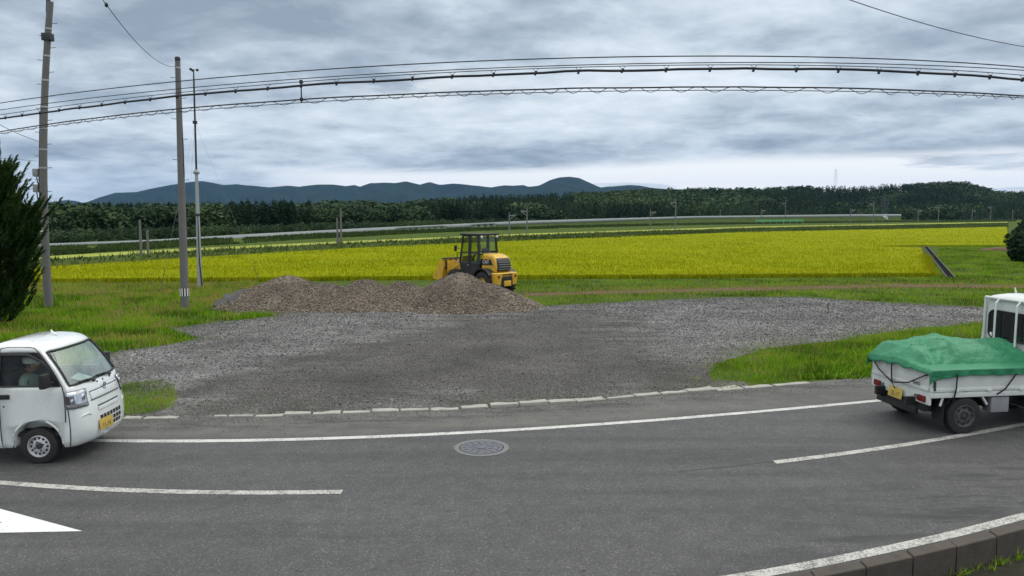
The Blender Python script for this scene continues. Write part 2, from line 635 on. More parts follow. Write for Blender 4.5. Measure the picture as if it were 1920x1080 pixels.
MAT = {}
MAT['asphalt'] = asphalt_mat()
MAT['line'] = paint_mat('white road paint', 0.6, (0.58, 0.58, 0.55))
MAT['worn line'] = paint_mat('worn road paint', 0.75, (0.50, 0.49, 0.45))
MAT['fresh line'] = paint_mat('fresh road paint', 0.3, (0.74, 0.74, 0.76))
MAT['gravel'] = gravel_mat()
MAT['ground'] = ground_mat()
MAT['concrete'] = surf('pole concrete', (0.15, 0.145, 0.14), 0.85, var=0.2, scale=3, dirt=0.35, dirtcol=(0.09, 0.085, 0.075), bump=0.3, bscale=40)
MAT['kerb stone'] = surf('kerb concrete', (0.33, 0.32, 0.285), 0.9, var=0.3, scale=5, dirt=0.6, dirtcol=(0.10, 0.095, 0.08), bump=0.5, bscale=50)
MAT['old kerb'] = surf('weathered kerb concrete', (0.066, 0.055, 0.045), 0.9, var=0.5, scale=7, dirt=0.85, dirtcol=(0.035, 0.035, 0.03), bump=0.6, bscale=50)
MAT['steel'] = surf('galvanised steel', (0.42, 0.43, 0.44), 0.45, 0.7, var=0.12)
MAT['grey paint'] = surf('grey painted steel', (0.26, 0.27, 0.28), 0.55, 0.1, var=0.15, dirt=0.3)
MAT['dark steel'] = surf('dark iron', (0.045, 0.045, 0.048), 0.6, 0.3, var=0.25)
MAT['cable'] = surf('black cable', (0.012, 0.013, 0.02), 0.6, var=0.1)
MAT['black'] = surf('black plastic', (0.014, 0.014, 0.015), 0.5, var=0.2, scale=12, dirt=0.15)
MAT['rubber'] = surf('tyre rubber', (0.018, 0.018, 0.018), 0.85, var=0.3, scale=14, dirt=0.35, dirtcol=(0.07, 0.065, 0.055), bump=0.3)
MAT['white paint'] = surf('white car paint', (0.70, 0.73, 0.72), 0.28, var=0.03, scale=3, dirt=0.22, dirtcol=(0.36, 0.35, 0.31), coat=1.0)
MAT['old white'] = surf('dull white paint', (0.62, 0.64, 0.62), 0.45, var=0.06, scale=4, dirt=0.4, dirtcol=(0.26, 0.24, 0.20), coat=0.2)
MAT['interior'] = surf('dark cab lining', (0.03, 0.031, 0.033), 0.8, var=0.2)
MAT['seat cloth'] = surf('grey seat cloth', (0.05, 0.052, 0.055), 0.9, var=0.2)
MAT['wheel silver'] = surf('silver wheel paint', (0.52, 0.53, 0.54), 0.4, 0.4, var=0.12, dirt=0.3)
MAT['wheel dark'] = surf('dirty dark wheel', (0.075, 0.075, 0.078), 0.7, 0.2, var=0.3)
MAT['windscreen'] = glass_mat('windscreen glass', (0.78, 0.92, 0.85), 0.32, 0.17, (0.36, 0.52, 0.43))
MAT['side glass'] = glass_mat('side glass', (0.80, 0.85, 0.83), 0.0)
MAT['cab glass'] = glass_mat('loader glass', (0.80, 0.86, 0.83), 0.02)
MAT['rear glass'] = surf('dark rear glass', (0.012, 0.016, 0.018), 0.08, var=0.2, spec=0.6)
MAT['lamp glass'] = surf('headlamp lens', (0.55, 0.56, 0.60), 0.08, 0.75, var=0.3, scale=20)
MAT['lamp dark'] = surf('headlamp inner', (0.14, 0.13, 0.16), 0.2, 0.6, var=0.5, scale=25)
MAT['red lens'] = surf('red lamp lens', (0.16, 0.012, 0.012), 0.2, var=0.3, scale=30)
MAT['amber lens'] = surf('dull clear lens', (0.12, 0.13, 0.12), 0.2, var=0.3, scale=30)
MAT['plate yellow'] = surf('yellow number plate', (0.52, 0.38, 0.075), 0.5, var=0.12, scale=9, dirt=0.3)
MAT['ink'] = surf('black lettering', (0.01, 0.01, 0.01), 0.5, var=0.1)
MAT['white ink'] = surf('white lettering', (0.75, 0.75, 0.75), 0.5, var=0.05)
MAT['chrome'] = surf('chrome trim', (0.6, 0.6, 0.62), 0.15, 1.0, var=0.05)
MAT['loader yellow'] = surf('loader yellow paint', (0.62, 0.37, 0.03), 0.45, var=0.16, scale=5, dirt=0.75, dirtcol=(0.14, 0.095, 0.05))
MAT['loader black'] = surf('loader black paint', (0.013, 0.014, 0.016), 0.55, var=0.25, scale=6, dirt=0.3)
MAT['rope'] = surf('black rope', (0.012, 0.012, 0.014), 0.8, var=0.3)
MAT['paper'] = surf('white paper', (0.78, 0.79, 0.78), 0.8, var=0.03)
MAT['skin'] = surf('skin', (0.34, 0.19, 0.13), 0.55, var=0.08)
MAT['work shirt'] = surf('pale green shirt', (0.20, 0.26, 0.24), 0.9, var=0.12)
MAT['cap cloth'] = surf('white cap cloth', (0.66, 0.66, 0.64), 0.9, var=0.06)
MAT['bark'] = surf('bark', (0.07, 0.055, 0.04), 0.95, var=0.35, scale=10, bump=0.8, bscale=25)
GRASS = leaf_mat('grass blades', [(0.0, (0.055, 0.11, 0.008)), (0.35, (0.140, 0.285, 0.012)), (0.62, (0.245, 0.40, 0.018)), (0.8, (0.33, 0.32, 0.06)), (1.0, (0.36, 0.24, 0.11))], 0.3)
WEED = leaf_mat('weed leaves', [(0.0, (0.024, 0.042, 0.012)), (0.5, (0.055, 0.09, 0.022)), (1.0, (0.13, 0.16, 0.05))], 0.2)
RICE = leaf_mat('rice ears', [(0.0, (0.10, 0.15, 0.001)), (0.4, (0.228, 0.255, 0.001)), (0.75, (0.325, 0.326, 0.002)), (1.0, (0.38, 0.30, 0.02))], 0.3)
WOODS = leaf_mat('woodland leaves', [(0.0, (0.012, 0.026, 0.014)), (0.4, (0.028, 0.053, 0.024)), (0.7, (0.050, 0.086, 0.032)), (1.0, (0.11, 0.155, 0.05))], 0.12)
JUNIPER = leaf_mat('juniper sprays', [(0.0, (0.010, 0.024, 0.009)), (0.5, (0.026, 0.056, 0.013)), (1.0, (0.075, 0.12, 0.025))], 0.12)
STONES = tone_mat('loose stones', [(0.0, (0.04, 0.039, 0.038)), (0.5, (0.10, 0.098, 0.096)), (0.85, (0.20, 0.197, 0.192)), (1.0, (0.42, 0.42, 0.41))])
HEAP = tone_mat('heap stones', [(0.0, (0.045, 0.034, 0.024)), (0.4, (0.135, 0.108, 0.080)), (0.75, (0.25, 0.21, 0.165)), (1.0, (0.50, 0.45, 0.38))], nscale=14)


# ------------------------------------------------------------------ road geometry measured on the ground
def line_fn(px, deg=3):
    g = np.array([G(*q) for q in px])
    x0, x1 = g[:, 0].min(), g[:, 0].max()
    c = np.polyfit(g[:, 0], g[:, 1], deg)
    dc = np.polyder(c)

    def f(x):
        x = np.asarray(x, float)
        xc = np.clip(x, x0, x1)
        s = np.polyval(dc, xc)
        return np.polyval(c, xc) + np.clip(s, -0.12, 0.42) * (x - xc)
    return f


edge_y = line_fn([(190, 826), (400, 828), (640, 822), (850, 812), (1050, 801), (1250, 786), (1400, 775), (1660, 750)])
kerb_y = line_fn([(225, 785), (400, 784), (530, 780), (640, 776), (860, 768), (1000, 760), (1140, 750), (1300, 736), (1420, 726), (1530, 717), (1640, 710)])
cen_y = line_fn([(0, 908), (150, 914), (300, 919), (640, 925), (1455, 870), (1700, 830), (1920, 797)])


_nr = np.array([G(*q) for q in [(1367, 1080), (1500, 1055.5), (1632, 1030), (1789, 996), (1920, 961)]])
_no = np.polyfit(_nr[:, 0], cen_y(_nr[:, 0]) - _nr[:, 1], 2)


def near_y(x):
    x = np.asarray(x, float)
    return cen_y(x) - np.polyval(_no, np.clip(x, _nr[0, 0], _nr[-1, 0]))


def strip(name, fa, fb, x0, x1, z, mat, step=0.4, rows=1, attrs=None, wob=0.0):
    xs = np.linspace(x0, x1, max(2, int((x1 - x0) / step) + 1))
    V, A = [], {k: [] for k in (attrs or {})}
    for j in range(rows + 1):
        k = j / rows
        y = fa(xs) * (1 - k) + fb(xs) * k
        if wob:
            y = y + (fbm(xs * 3, xs * 0 + j * 9.3, 5, 3) - 0.5) * wob
        V.append(np.column_stack([xs, y, np.full(len(xs), z)]))
        P = V[-1][:, :2]
        for nm, fn in (attrs or {}).items():
            A[nm].append(fn(P))
    V = np.concatenate(V)
    n = len(xs)
    f = [(j * n + i, j * n + i + 1, (j + 1) * n + i + 1, (j + 1) * n + i) for j in range(rows) for i in range(n - 1)]
    return np_mesh(name, V, np.array(f), mat, {k: np.concatenate(v) for k, v in A.items()})


XR = 70.0


def dust_fn(P):
    d = P[:, 1] - edge_y(P[:, 0])
    return np.clip(d / 0.35, 0, 1) * 0.9


def smear_fn(P):
    a = np.exp(-((P[:, 1] - (near_y(P[:, 0]) + 1.0)) / 0.55) ** 2) * np.clip((P[:, 0] - 2.5) / 3, 0, 1)
    b = np.exp(-((P[:, 1] - (kerb_y(P[:, 0]) - 0.45)) / 0.25) ** 2) * 0.9
    c = np.exp(-((P[:, 1] - (near_y(P[:, 0]) + 0.2)) / 0.2) ** 2) * np.clip((P[:, 0] - 1.5) / 2, 0, 1)
    return np.clip(a + b + c, 0, 1)


tag(strip('road', lambda x: near_y(x) - 0.25, lambda x: kerb_y(x) + 0.12, -XR, XR, 0.004, MAT['asphalt'], 0.4, 28,
          {'dust': dust_fn, 'smear': smear_fn}), 'dark grey asphalt road curving across the foreground', 'road', kind='structure')
tag(strip('edge_line', lambda x: edge_y(x) - 0.08, lambda x: edge_y(x) + 0.07, -XR, XR, 0.008, MAT['line'], 0.3, wob=0.012),
    'long white edge line on the far side of the road', 'road marking', kind='structure')
tag(strip('near_edge_line', lambda x: near_y(x) - 0.15, lambda x: near_y(x) + 0.0, -XR, XR, 0.008, MAT['worn line'], 0.3, wob=0.012),
    'worn white edge line beside the near kerb', 'road marking', kind='structure')
GX = lambda u, v: G(u, v)[0]
for nm, a, b, m, lab in (('centre_line', -14.0, GX(640, 925), 'worn line', 'white centre line dash ending near the left of the road'),
                         ('centre_line', GX(1455, 870), 13.0, 'worn line', 'white centre line dash beside the tarp truck'),
                         ('centre_line', 18.0, 23.0, 'worn line', 'white centre line dash further along the road')):
    tag(strip(nm, lambda x: cen_y(x) - 0.07, lambda x: cen_y(x) + 0.07, a, b, 0.008, MAT[m], 0.25, wob=0.012), lab, 'road marking', kind='structure')
seam = strip('road_seam', lambda x: cen_y(x) + 0.035, lambda x: cen_y(x) + 0.055, GX(1270, 881), GX(1455, 870), 0.007, MAT['dark steel'], 0.06, wob=0.05)
tag(seam, 'thin dark crack running on from the centre line', 'road crack', kind='structure')

# hollow diamond warning mark, only its tip in view
T, U, L = np.array(G(155, 997)), np.array(G(0, 955)), np.array(G(0, 1000))
U, L = T + (U - T) * 1.7, T + (L - T) * 2.4
V_ = U + L - T
c_ = (T + V_) / 2
outer = [T, U, V_, L]
inner = [c_ + (p - c_) * 0.53 for p in outer]
me = bpy.data.meshes.new('diamond_marking')
me.from_pydata([(*p, 0.008) for p in outer] + [(*p, 0.008) for p in inner], [], [(i, (i + 1) % 4, 4 + (i + 1) % 4, 4 + i) for i in range(4)])
tag(link('diamond_marking', me, MAT['fresh line']), 'bright white hollow diamond painted on the near lane', 'road marking', kind='structure')

# ------------------------------------------------------------------ ground
xs = np.linspace(-XR, XR, 90)
near_edge = [(-9500, float(cen_y(-XR)))] + [(float(x), float(cen_y(x))) for x in xs] + [(9500, float(cen_y(XR)))]
tag(sheet('ground', near_edge + [(9500, 9500), (-9500, 9500)], 0.0, MAT['ground']), 'flat green ground of the plain', 'ground', kind='structure')
ys_ = [(float(x), float(near_y(x)) - 0.30) for x in xs]
MAT['verge'] = patchy('near verge soil', (0.018, 0.018, 0.014), (0.04, 0.038, 0.028), 2.0, (0.06, 0.07, 0.03), 14)
tag(sheet('near_verge', [(-9500, float(near_y(-XR)))] + ys_ + [(9500, float(near_y(XR)))] + [(9500, -1000), (-9500, -1000)], -0.25, MAT['verge']),
    'dark lower ground on the near side of the kerb', 'verge', kind='structure')

# near kerb: long blocks with joints
x = -12.0
kb = MB()
while x < 14.0:
    L0 = 0.6
    a, b = x + 0.006, x + L0 - 0.006
    ya, yb = float(near_y(a)) - 0.23, float(near_y(b)) - 0.23
    dz = random.uniform(-0.006, 0.006)
    top = 0.045 + dz
    kb.prism([(a, ya, -0.3), (b, yb, -0.3), (b, yb - 0.16, -0.3), (a, ya - 0.16, -0.3)], (0, 0, 0.3 + top))
    x += L0
o = kb.build('kerb', MAT['old kerb'], None, 30, 0.012)
tag(o, 'weathered brown concrete kerb along the near edge of the road', 'kerb', kind='structure')

# far kerb: loose pale blocks half buried at the edge of the gravel
px = [(228, 262), (268, 330), (400, 424), (428, 474), (478, 530), (532, 582), (586, 638), (642, 694), (697, 748), (751, 804), (808, 860), (866, 916),
      (921, 973), (976, 1028), (1032, 1080), (1083, 1136), (1140, 1190), (1194, 1240), (1244, 1290), (1292, 1345), (1347, 1395), (1400, 1450), (1456, 1520)]
ORD = ('first second third fourth fifth sixth seventh eighth ninth tenth eleventh twelfth thirteenth fourteenth fifteenth sixteenth seventeenth '
       'eighteenth nineteenth twentieth twenty-first twenty-second twenty-third').split()
for i, (u0, u1) in enumerate(px):
    vv = np.interp([u0, u1], [225, 400, 530, 640, 860, 1000, 1140, 1300, 1420, 1530], [786, 785, 781, 777, 769, 761, 751, 737, 727, 718])
    a, b = np.array(G(u0, vv[0])), np.array(G(u1, vv[1]))
    d = (b - a) / np.linalg.norm(b - a)
    n = np.array([-d[1], d[0]])
    w = 0.19 if i not in (15, 19, 20) else 0.32
    h = random.uniform(0.018, 0.05) if i > 1 and i < 20 else 0.014
    if i in (11, 12, 13, 14):
        h += 0.02
    if i in (2, 3, 16):
        w = 0.10
    k = 4
    pts = [a + (b - a) * t for t in np.linspace(0, 1, k)]
    back = [p + n * (w * random.uniform(0.6, 1.1)) for p in pts[::-1]]
    front = [p + n * random.uniform(-0.012, 0.012) for p in pts]
    mb = MB()
    mb.prism([(*p, -0.05) for p in front + back], (0, 0, 0.05 + h))
    ob = mb.build('kerb_block', MAT['kerb stone'], None, 30, 0.012)
    tag(ob, f'pale concrete kerb block, {ORD[i]} from the left along the gravel edge', 'kerb block', 'kerb blocks along the gravel lot')

# manhole cover
mx_, my_ = G(903, 840)
mh = empty('manhole_cover', (mx_, my_, 0.004))
tag(mh, 'round grey iron manhole cover in the far lane', 'manhole cover')
MB().lathe([(0.425, 0.0), (0.425, 0.006), (0.39, 0.008), (0.345, 0.008), (0.345, 0.0)], seg=56).build('rim', surf('pale iron rim', (0.15, 0.148, 0.145), 0.6, 0.2, var=0.3, scale=8), mh)
mb = MB()
mb.lathe([(0.332, 0.001), (0.332, 0.010), (0.315, 0.012)], seg=56)
for k in range(14):
    a = 2 * math.pi * k / 14
    mb.box((0.262 * math.cos(a), 0.262 * math.sin(a), 0.0145), (0.05, 0.03, 0.005), (0, 0, a))
for k in range(9):
    a = 2 * math.pi * k / 9 + 0.3
    mb.box((0.16 * math.cos(a), 0.16 * math.sin(a), 0.0145), (0.08, 0.03, 0.005), (0, 0, a + 0.7))
mb.lathe([(0.09, 0.012), (0.09, 0.018), (0.06, 0.018)], seg=24)
mb.build('lid', surf('blue grey iron lid', (0.115, 0.12, 0.135), 0.5, 0.4, var=0.5, scale=14), mh)

# ------------------------------------------------------------------ gravel lot
lot_px = [(185, 785), (150, 690), (190, 662), (330, 643), (372, 634), (312, 616), (400, 604), (525, 592), (470, 580), (440, 570), (640, 545), (960, 548), (1010, 574), (1060, 572),
          (1330, 558), (1500, 557), (1640, 566), (1830, 576), (1990, 580), (2050, 600), (1840, 606), (1650, 626), (1560, 640), (1420, 655), (1345, 682), (1338, 712), (1400, 716)]
lot = [G(*q) for q in lot_px]
kx = np.linspace(G(1400, 720)[0], G(185, 785)[0], 40)
lot = lot + [(float(x), float(kerb_y(x)) + 0.10) for x in kx]
lot = rough_poly(lot[:-1], 0.35, 0.22)
dark_poly = [G(*q) for q in [(1000, 588), (1130, 590), (1160, 640), (1290, 690), (1335, 725), (1000, 757), (640, 776), (330, 778), (480, 715), (600, 668), (760, 630), (860, 605)]]
patch_poly = [G(*q) for q in [(215, 725), (318, 716), (318, 765), (280, 774), (215, 780)]]


RUTS = [(G(420, 770), G(640, 700), G(1060, 600)), (G(520, 772), G(740, 700), G(1110, 602)), (G(350, 740), G(560, 670), G(960, 604)),
        (G(900, 757), G(1010, 690), G(1250, 575)), (G(1010, 752), G(1110, 690), G(1330, 580)), (G(1250, 735), G(1180, 680), G(1020, 610)), (G(1330, 722), G(1330, 640), G(1560, 585))]


def dark_fn(P):
    d = edge_dist(P, dark_poly)
    s = np.where(inside(P, dark_poly), d, -d)
    d = np.clip(0.5 + s / 4.5, 0, 1)
    # wheel sweeps running from the road up to the heap and the far corner
    for a, b, c in RUTS:
        t_ = np.linspace(0, 1, 24)[:, None]
        cv = (1 - t_) ** 2 * np.array(a) + 2 * t_ * (1 - t_) * np.array(b) + t_ ** 2 * np.array(c)
        dm = np.min(np.hypot(P[:, None, 0] - cv[None, :, 0], P[:, None, 1] - cv[None, :, 1]), axis=1) if len(P) < 90000 else \
            np.concatenate([np.min(np.hypot(q[:, None, 0] - cv[None, :, 0], q[:, None, 1] - cv[None, :, 1]), axis=1) for q in np.array_split(P, 8)])
        d = d + 0.38 * np.exp(-(dm / 0.34) ** 2)
    return np.clip(d, 0, 1)


def green_fn(P):
    return np.clip(1 - edge_dist(P, lot) / 1.6, 0, 1)




def lot_z(P):
    e = np.clip(edge_dist(P, lot) / 1.0, 0, 1)
    return 0.006 + e * 0.075 * fbm(P[:, 0] * 0.5 - P[:, 1] * 0.25, P[:, 1] * 1.1, 17, 3)


tag(sheet('gravel_lot', lot, lot_z, MAT['gravel'], 0.30, {'dark': dark_fn, 'green': green_fn}), 'grey gravel yard with a dark worn track across it', 'gravel', kind='structure')

OCT = np.array([(1, 0, 0), (-1, 0, 0), (0, 1, 0), (0, -1, 0), (0, 0, 1), (0, 0, -1)], float)
OCF = np.array([(0, 2, 4), (2, 1, 4), (1, 3, 4), (3, 0, 4), (2, 0, 5), (1, 2, 5), (3, 1, 5), (0, 3, 5)])


def stones(P3, size, flat=0.65):
    n = len(P3)
    v = np.tile(OCT, (n, 1, 1)) * RNG.uniform(0.6, 1.3, (n, 6, 1))
    a = RNG.uniform(0, 2 * np.pi, n)
    tl = RNG.uniform(-0.6, 0.6, n)
    v[..., 2] *= flat
    x, z = v[..., 0].copy(), v[..., 2].copy()
    v[..., 0] = x * np.cos(tl)[:, None] + z * np.sin(tl)[:, None]
    v[..., 2] = -x * np.sin(tl)[:, None] + z * np.cos(tl)[:, None]
    x, y = v[..., 0].copy(), v[..., 1].copy()
    v[..., 0] = x * np.cos(a)[:, None] - y * np.sin(a)[:, None]
    v[..., 1] = x * np.sin(a)[:, None] + y * np.cos(a)[:, None]
    v = v * size[:, None, None] + P3[:, None, :]
    f = OCF[None] + (np.arange(n) * 6)[:, None, None]
    return v.reshape(-1, 3), f.reshape(-1, 3)


P = scatter(lot, 62000)
keep = (RNG.random(len(P)) > dark_fn(P) * 0.80) & (RNG.random(len(P)) < 0.35 + 0.9 * fbm(P[:, 0] * 0.5, P[:, 1] * 0.5, 9))
P = P[keep]
sz = RNG.uniform(0.008, 0.022, len(P)) * (1 + 0.03 * np.maximum(P[:, 1] - 14, 0))
sz *= np.where(RNG.random(len(P)) > 0.97, 1.8, 1.0)
v, f = stones(np.column_stack([P, lot_z(P) + 0.006]), sz)
tag(np_mesh('loose_gravel', v, f, STONES, {'tone': np.repeat(np.clip(RNG.beta(1.2, 2.1, len(P)), 0, 1), 6)}), 'loose grey stones strewn over the yard', 'gravel', kind='stuff')


# grit dragged out on to the shoulder of the road
gx_ = RNG.uniform(-8, 8.5, 2600)
gy_ = kerb_y(gx_) - 0.02 - np.abs(RNG.normal(0, 0.35, len(gx_)))
v, f = stones(np.column_stack([gx_, gy_, np.full(len(gx_), 0.008)]), RNG.uniform(0.004, 0.014, len(gx_)))
tag(np_mesh('road_grit', v, f, STONES, {'tone': np.repeat(RNG.beta(1.3, 1.6, len(gx_)), 6)}), 'small grit dragged from the yard on to the asphalt', 'grit', kind='stuff')


# ------------------------------------------------------------------ grass, weeds and rice
def blades(P, h, w, tone, z0=0.0, lean=0.5, name='grass', mat=GRASS, label='', cat='grass', kind='stuff', parent=None, two=False):
    n = len(P)
    a = RNG.uniform(0, 2 * np.pi, n)
    b = RNG.uniform(0, 2 * np.pi, n)
    ln = RNG.uniform(0.1, lean, n) * h
    z0 = np.broadcast_to(z0, n)
    base = np.column_stack([P, z0])
    dx = np.column_stack([np.cos(a), np.sin(a), np.zeros(n)]) * (w / 2)[:, None]
    tip = base + np.column_stack([np.cos(b) * ln, np.sin(b) * ln, h])
    v = np.stack([base - dx, base + dx, tip], 1).reshape(-1, 3)
    f = np.arange(n * 3).reshape(-1, 3)
    tn = np.stack([tone, tone, np.clip(tone + 0.06, 0, 1)], 1).ravel()
    o = np_mesh(name, v, f, mat, {'tone': tn}, parent)
    if parent is None:
        tag(o, label, cat, kind=kind)
    return o


def grass_tone(P, dry=0.0, seed=1):
    n = fbm(P[:, 0] * 0.9, P[:, 1] * 0.9, seed, 4)
    t = 0.30 + (n - 0.5) * 1.35 + RNG.normal(0, 0.12, len(P))
    d = RNG.random(len(P)) < dry
    t = np.where(d, RNG.uniform(0.72, 1.0, len(P)), t)
    return np.clip(t, 0, 1)


def px_poly(q):
    return [G(*p) for p in q]


left_grass = px_poly([(-330, 700), (-330, 545), (-60, 540), (95, 533), (485, 530), (470, 548), (432, 582), (520, 593), (400, 606), (312, 618), (368, 636), (330, 646), (190, 666), (120, 690), (-60, 705)])
mid_grass = px_poly([(965, 545), (965, 527), (1745, 521), (1762, 463), (1890, 461), (2010, 490), (2010, 580), (1830, 575), (1640, 565), (1500, 556), (1330, 557), (1060, 571), (1005, 573)])
right_grass = px_poly([(1338, 712), (1346, 684), (1420, 656), (1560, 640), (1645, 624), (1840, 604), (1990, 596), (2060, 610), (2060, 672), (1900, 690), (1640, 712), (1430, 719)])
right_grass_full = rough_poly(right_grass, 0.4, 0.25, 8)


def clumpy(P, s=1.2, lo=0.12, seed=4):
    return P[RNG.random(len(P)) < lo + 1.6 * np.clip(fbm(P[:, 0] * s, P[:, 1] * s, seed, 3) - 0.25, 0, 1)]


da_, db0_ = np.array(G(1783, 521)), np.array(G(1735, 462))
Ld0 = np.linalg.norm(db0_ - da_)
dd_0 = (db0_ - da_) / Ld0
# left of the yard: green, with dry brown growth by the rice
P = clumpy(scatter(left_grass, 112000))
dry = np.clip((P[:, 1] - 32.5) / 2.0, 0, 1) * 0.42 + np.exp(-((P[:, 0] + 12.5) / 2.2) ** 2 - ((P[:, 1] - 31) / 2.5) ** 2) * 0.5
dry = dry + 0.6 * np.clip(fbm(P[:, 0] * 0.7, P[:, 1] * 0.7, 21, 3) * 5 - 2.8, 0, 1)
blades(P, RNG.uniform(0.07, 0.20, len(P)) * (0.4 + 1.3 * fbm(P[:, 0] * 0.8, P[:, 1] * 0.8, 5)), RNG.uniform(0.015, 0.055, len(P)), grass_tone(P, dry),
       label='green grass with dry brown patches beside the utility poles')
# strip between yard and rice, with a bare earth track
P = clumpy(scatter(mid_grass, 110000), 0.7)
rel = P - da_
sd_ = rel @ np.array([dd_0[1], -dd_0[0]])
al_ = rel @ dd_0
P = P[~((np.abs(sd_) < 0.28) & (al_ > -0.2) & (al_ < Ld0))]
t_mid = np.interp(P[:, 0], [0, 10, 20, 30], [33.6, 36.0, 38.0, 37.0])
track = np.exp(-((P[:, 1] - t_mid) / 0.9) ** 2)
P = P[RNG.random(len(P)) > track * 0.85]
t_mid = np.interp(P[:, 0], [0, 10, 20, 30], [33.6, 36.0, 38.0, 37.0])
dry = np.exp(-((P[:, 1] - t_mid) / 1.6) ** 2) * 0.7 + 0.12
blades(P, RNG.uniform(0.06, 0.17, len(P)), RNG.uniform(0.02, 0.05, len(P)), grass_tone(P, dry, 2), label='short green grass between the yard and the rice field')
MAT['earth'] = patchy('bare earth', (0.07, 0.045, 0.028), (0.14, 0.095, 0.06), 1.5, (0.18, 0.14, 0.09), 9)
tx = np.linspace(0.5, 34, 60)
tm = np.interp(tx, [0, 10, 20, 30, 40], [33.6, 36.0, 38.0, 37.0, 37.0])
wd = 0.35 + 0.8 * fbm(tx * 0.7, tx * 0, 3)
tag(sheet('earth_track', [(float(a), float(b - c)) for a, b, c in zip(tx, tm, wd)] + [(float(a), float(b + c)) for a, b, c in zip(tx[::-1], tm[::-1], wd[::-1])], 0.004, MAT['earth']),
    'narrow strip of bare brown earth in the grass', 'track', kind='structure')
# overgrown patch right of the yard
P = clumpy(scatter(right_grass_full, 60000), 1.5)
hh = RNG.uniform(0.05, 0.17, len(P)) * (0.35 + 1.3 * fbm(P[:, 0] * 0.8, P[:, 1] * 0.8, 6))
hh *= np.clip(edge_dist(P, right_grass) / 0.5, 0.45, 1.0)
blades(P, hh, RNG.uniform(0.010, 0.026, len(P)), grass_tone(P, 0.10, 3), label='rough tall grass patch beside the tarp truck')
# leafy weeds within it
P = clumpy(scatter(px_poly([(1500, 712), (1520, 675), (1640, 655), (1700, 690), (1640, 711)]), 5000), 2.2, 0.1)
blades(P, RNG.uniform(0.05, 0.16, len(P)), RNG.uniform(0.03, 0.07, len(P)), np.clip(grass_tone(P, 0, 8) - 0.12, 0, 1), lean=1.4, name='broad_leaf_weeds', label='broad leaved weeds at the edge of the asphalt', cat='weeds')
# small patch by the left truck
P = clumpy(scatter(rough_poly(patch_poly, 0.3, 0.2), 9000), 2.5, 0.45)
blades(P, RNG.uniform(0.03, 0.12, len(P)), RNG.uniform(0.008, 0.018, len(P)), grass_tone(P, 0.15, 7), label='small grass patch in the gravel in front of the left truck')
# stray tufts along the rim of the gravel
P = scatter(lot, 110000)
ed = edge_dist(P, lot)
far_rim = (P[:, 1] > kerb_y(P[:, 0]) + 1.2) | (P[:, 0] > 3.5)
P = P[far_rim & (RNG.random(len(P)) < np.exp(-ed / 0.7) * np.clip(fbm(P[:, 0] * 0.9, P[:, 1] * 0.9, 12, 3) * 3.2 - 1.1, 0, 1))]
blades(P, RNG.uniform(0.03, 0.10, len(P)), RNG.uniform(0.012, 0.03, len(P)), grass_tone(P, 0.25, 9), label='stray grass tufts along the rim of the gravel')
# dry stalks and seed heads standing above the grass
P = np.concatenate([clumpy(scatter(right_grass, 700), 1.0, 0.05), clumpy(scatter(left_grass, 3800), 0.6, 0.02)])
blades(P, RNG.uniform(0.18, 0.42, len(P)), RNG.uniform(0.012, 0.03, len(P)), RNG.uniform(0.55, 1.0, len(P)), lean=0.5, name='dry_stalks', label='dry stalks and seed heads standing above the grass', cat='weeds')
# weeds at the foot of the near kerb
q = []
for cx in (G(1835, 1058, -0.25)[0], G(1870, 1050, -0.25)[0], G(1560, 1075, -0.25)[0], G(1900, 1045, -0.25)[0], G(1790, 1066, -0.25)[0]):
    k = RNG.normal(0, 0.08, (22, 2))
    q.append(np.column_stack([cx + k[:, 0], near_y(cx) - 0.47 + k[:, 1] * 0.4]))
q = np.concatenate(q)
q = q[q[:, 1] < near_y(q[:, 0]) - 0.40]
blades(q, RNG.uniform(0.04, 0.14, len(q)), RNG.uniform(0.008, 0.02, len(q)), grass_tone(q, 0.05, 10), z0=-0.25, lean=1.2, label='little weeds at the foot of the near kerb')

# rice: bumpy canopy with standing ears on top
RZ = 0.28
front = [(60, 531), (95, 530), (300, 528), (480, 527), (960, 523), (1350, 521), (1742, 518)]
rice_px_top = [(1727, 463), (1610, 459.5), (1727, 458), (1894, 458), (1887, 424.5), (1400, 434), (1000, 449), (700, 462), (500, 473), (300, 485), (95, 498), (40, 502)]
rice = [G(*q) for q in front] + [G(*q, RZ) for q in rice_px_top]
m, t = new_mat('rice canopy')
co = t.n('ShaderNodeTexCoord').outputs['Object']
n1 = t.noise(co, 3.0, 6, 0.7)
n2 = t.noise(t.mapping(co, (0.06, 0.25, 1), rot=(0, 0, 0.3)), 1.0, 5, 0.6)
c = t.ramp(n1, [(0.3, (0.11, 0.145, 0.001)), (0.5, (0.223, 0.248, 0.001)), (0.68, (0.315, 0.32, 0.002))])
c = t.mix(1.0, c, t.ramp(n2, [(0.32, (0.86, 0.92, 0.9)), (0.66, (1.1, 1.06, 1.0))]), 'MULTIPLY')
finish(t, c, 0.9, n1, 0.7, 0.10, Specular_IOR_Level=0.03)
MAT['rice canopy'] = m
rr = rough_poly(rice, 1.2, 0.22, 14)


def rice_z(P):
    e = edge_dist(P, rr)
    return RZ - 0.06 + 0.10 * (fbm(P[:, 0] * 0.35, P[:, 1] * 0.35, 31) - 0.5) * np.clip(e / 2, 0, 1)


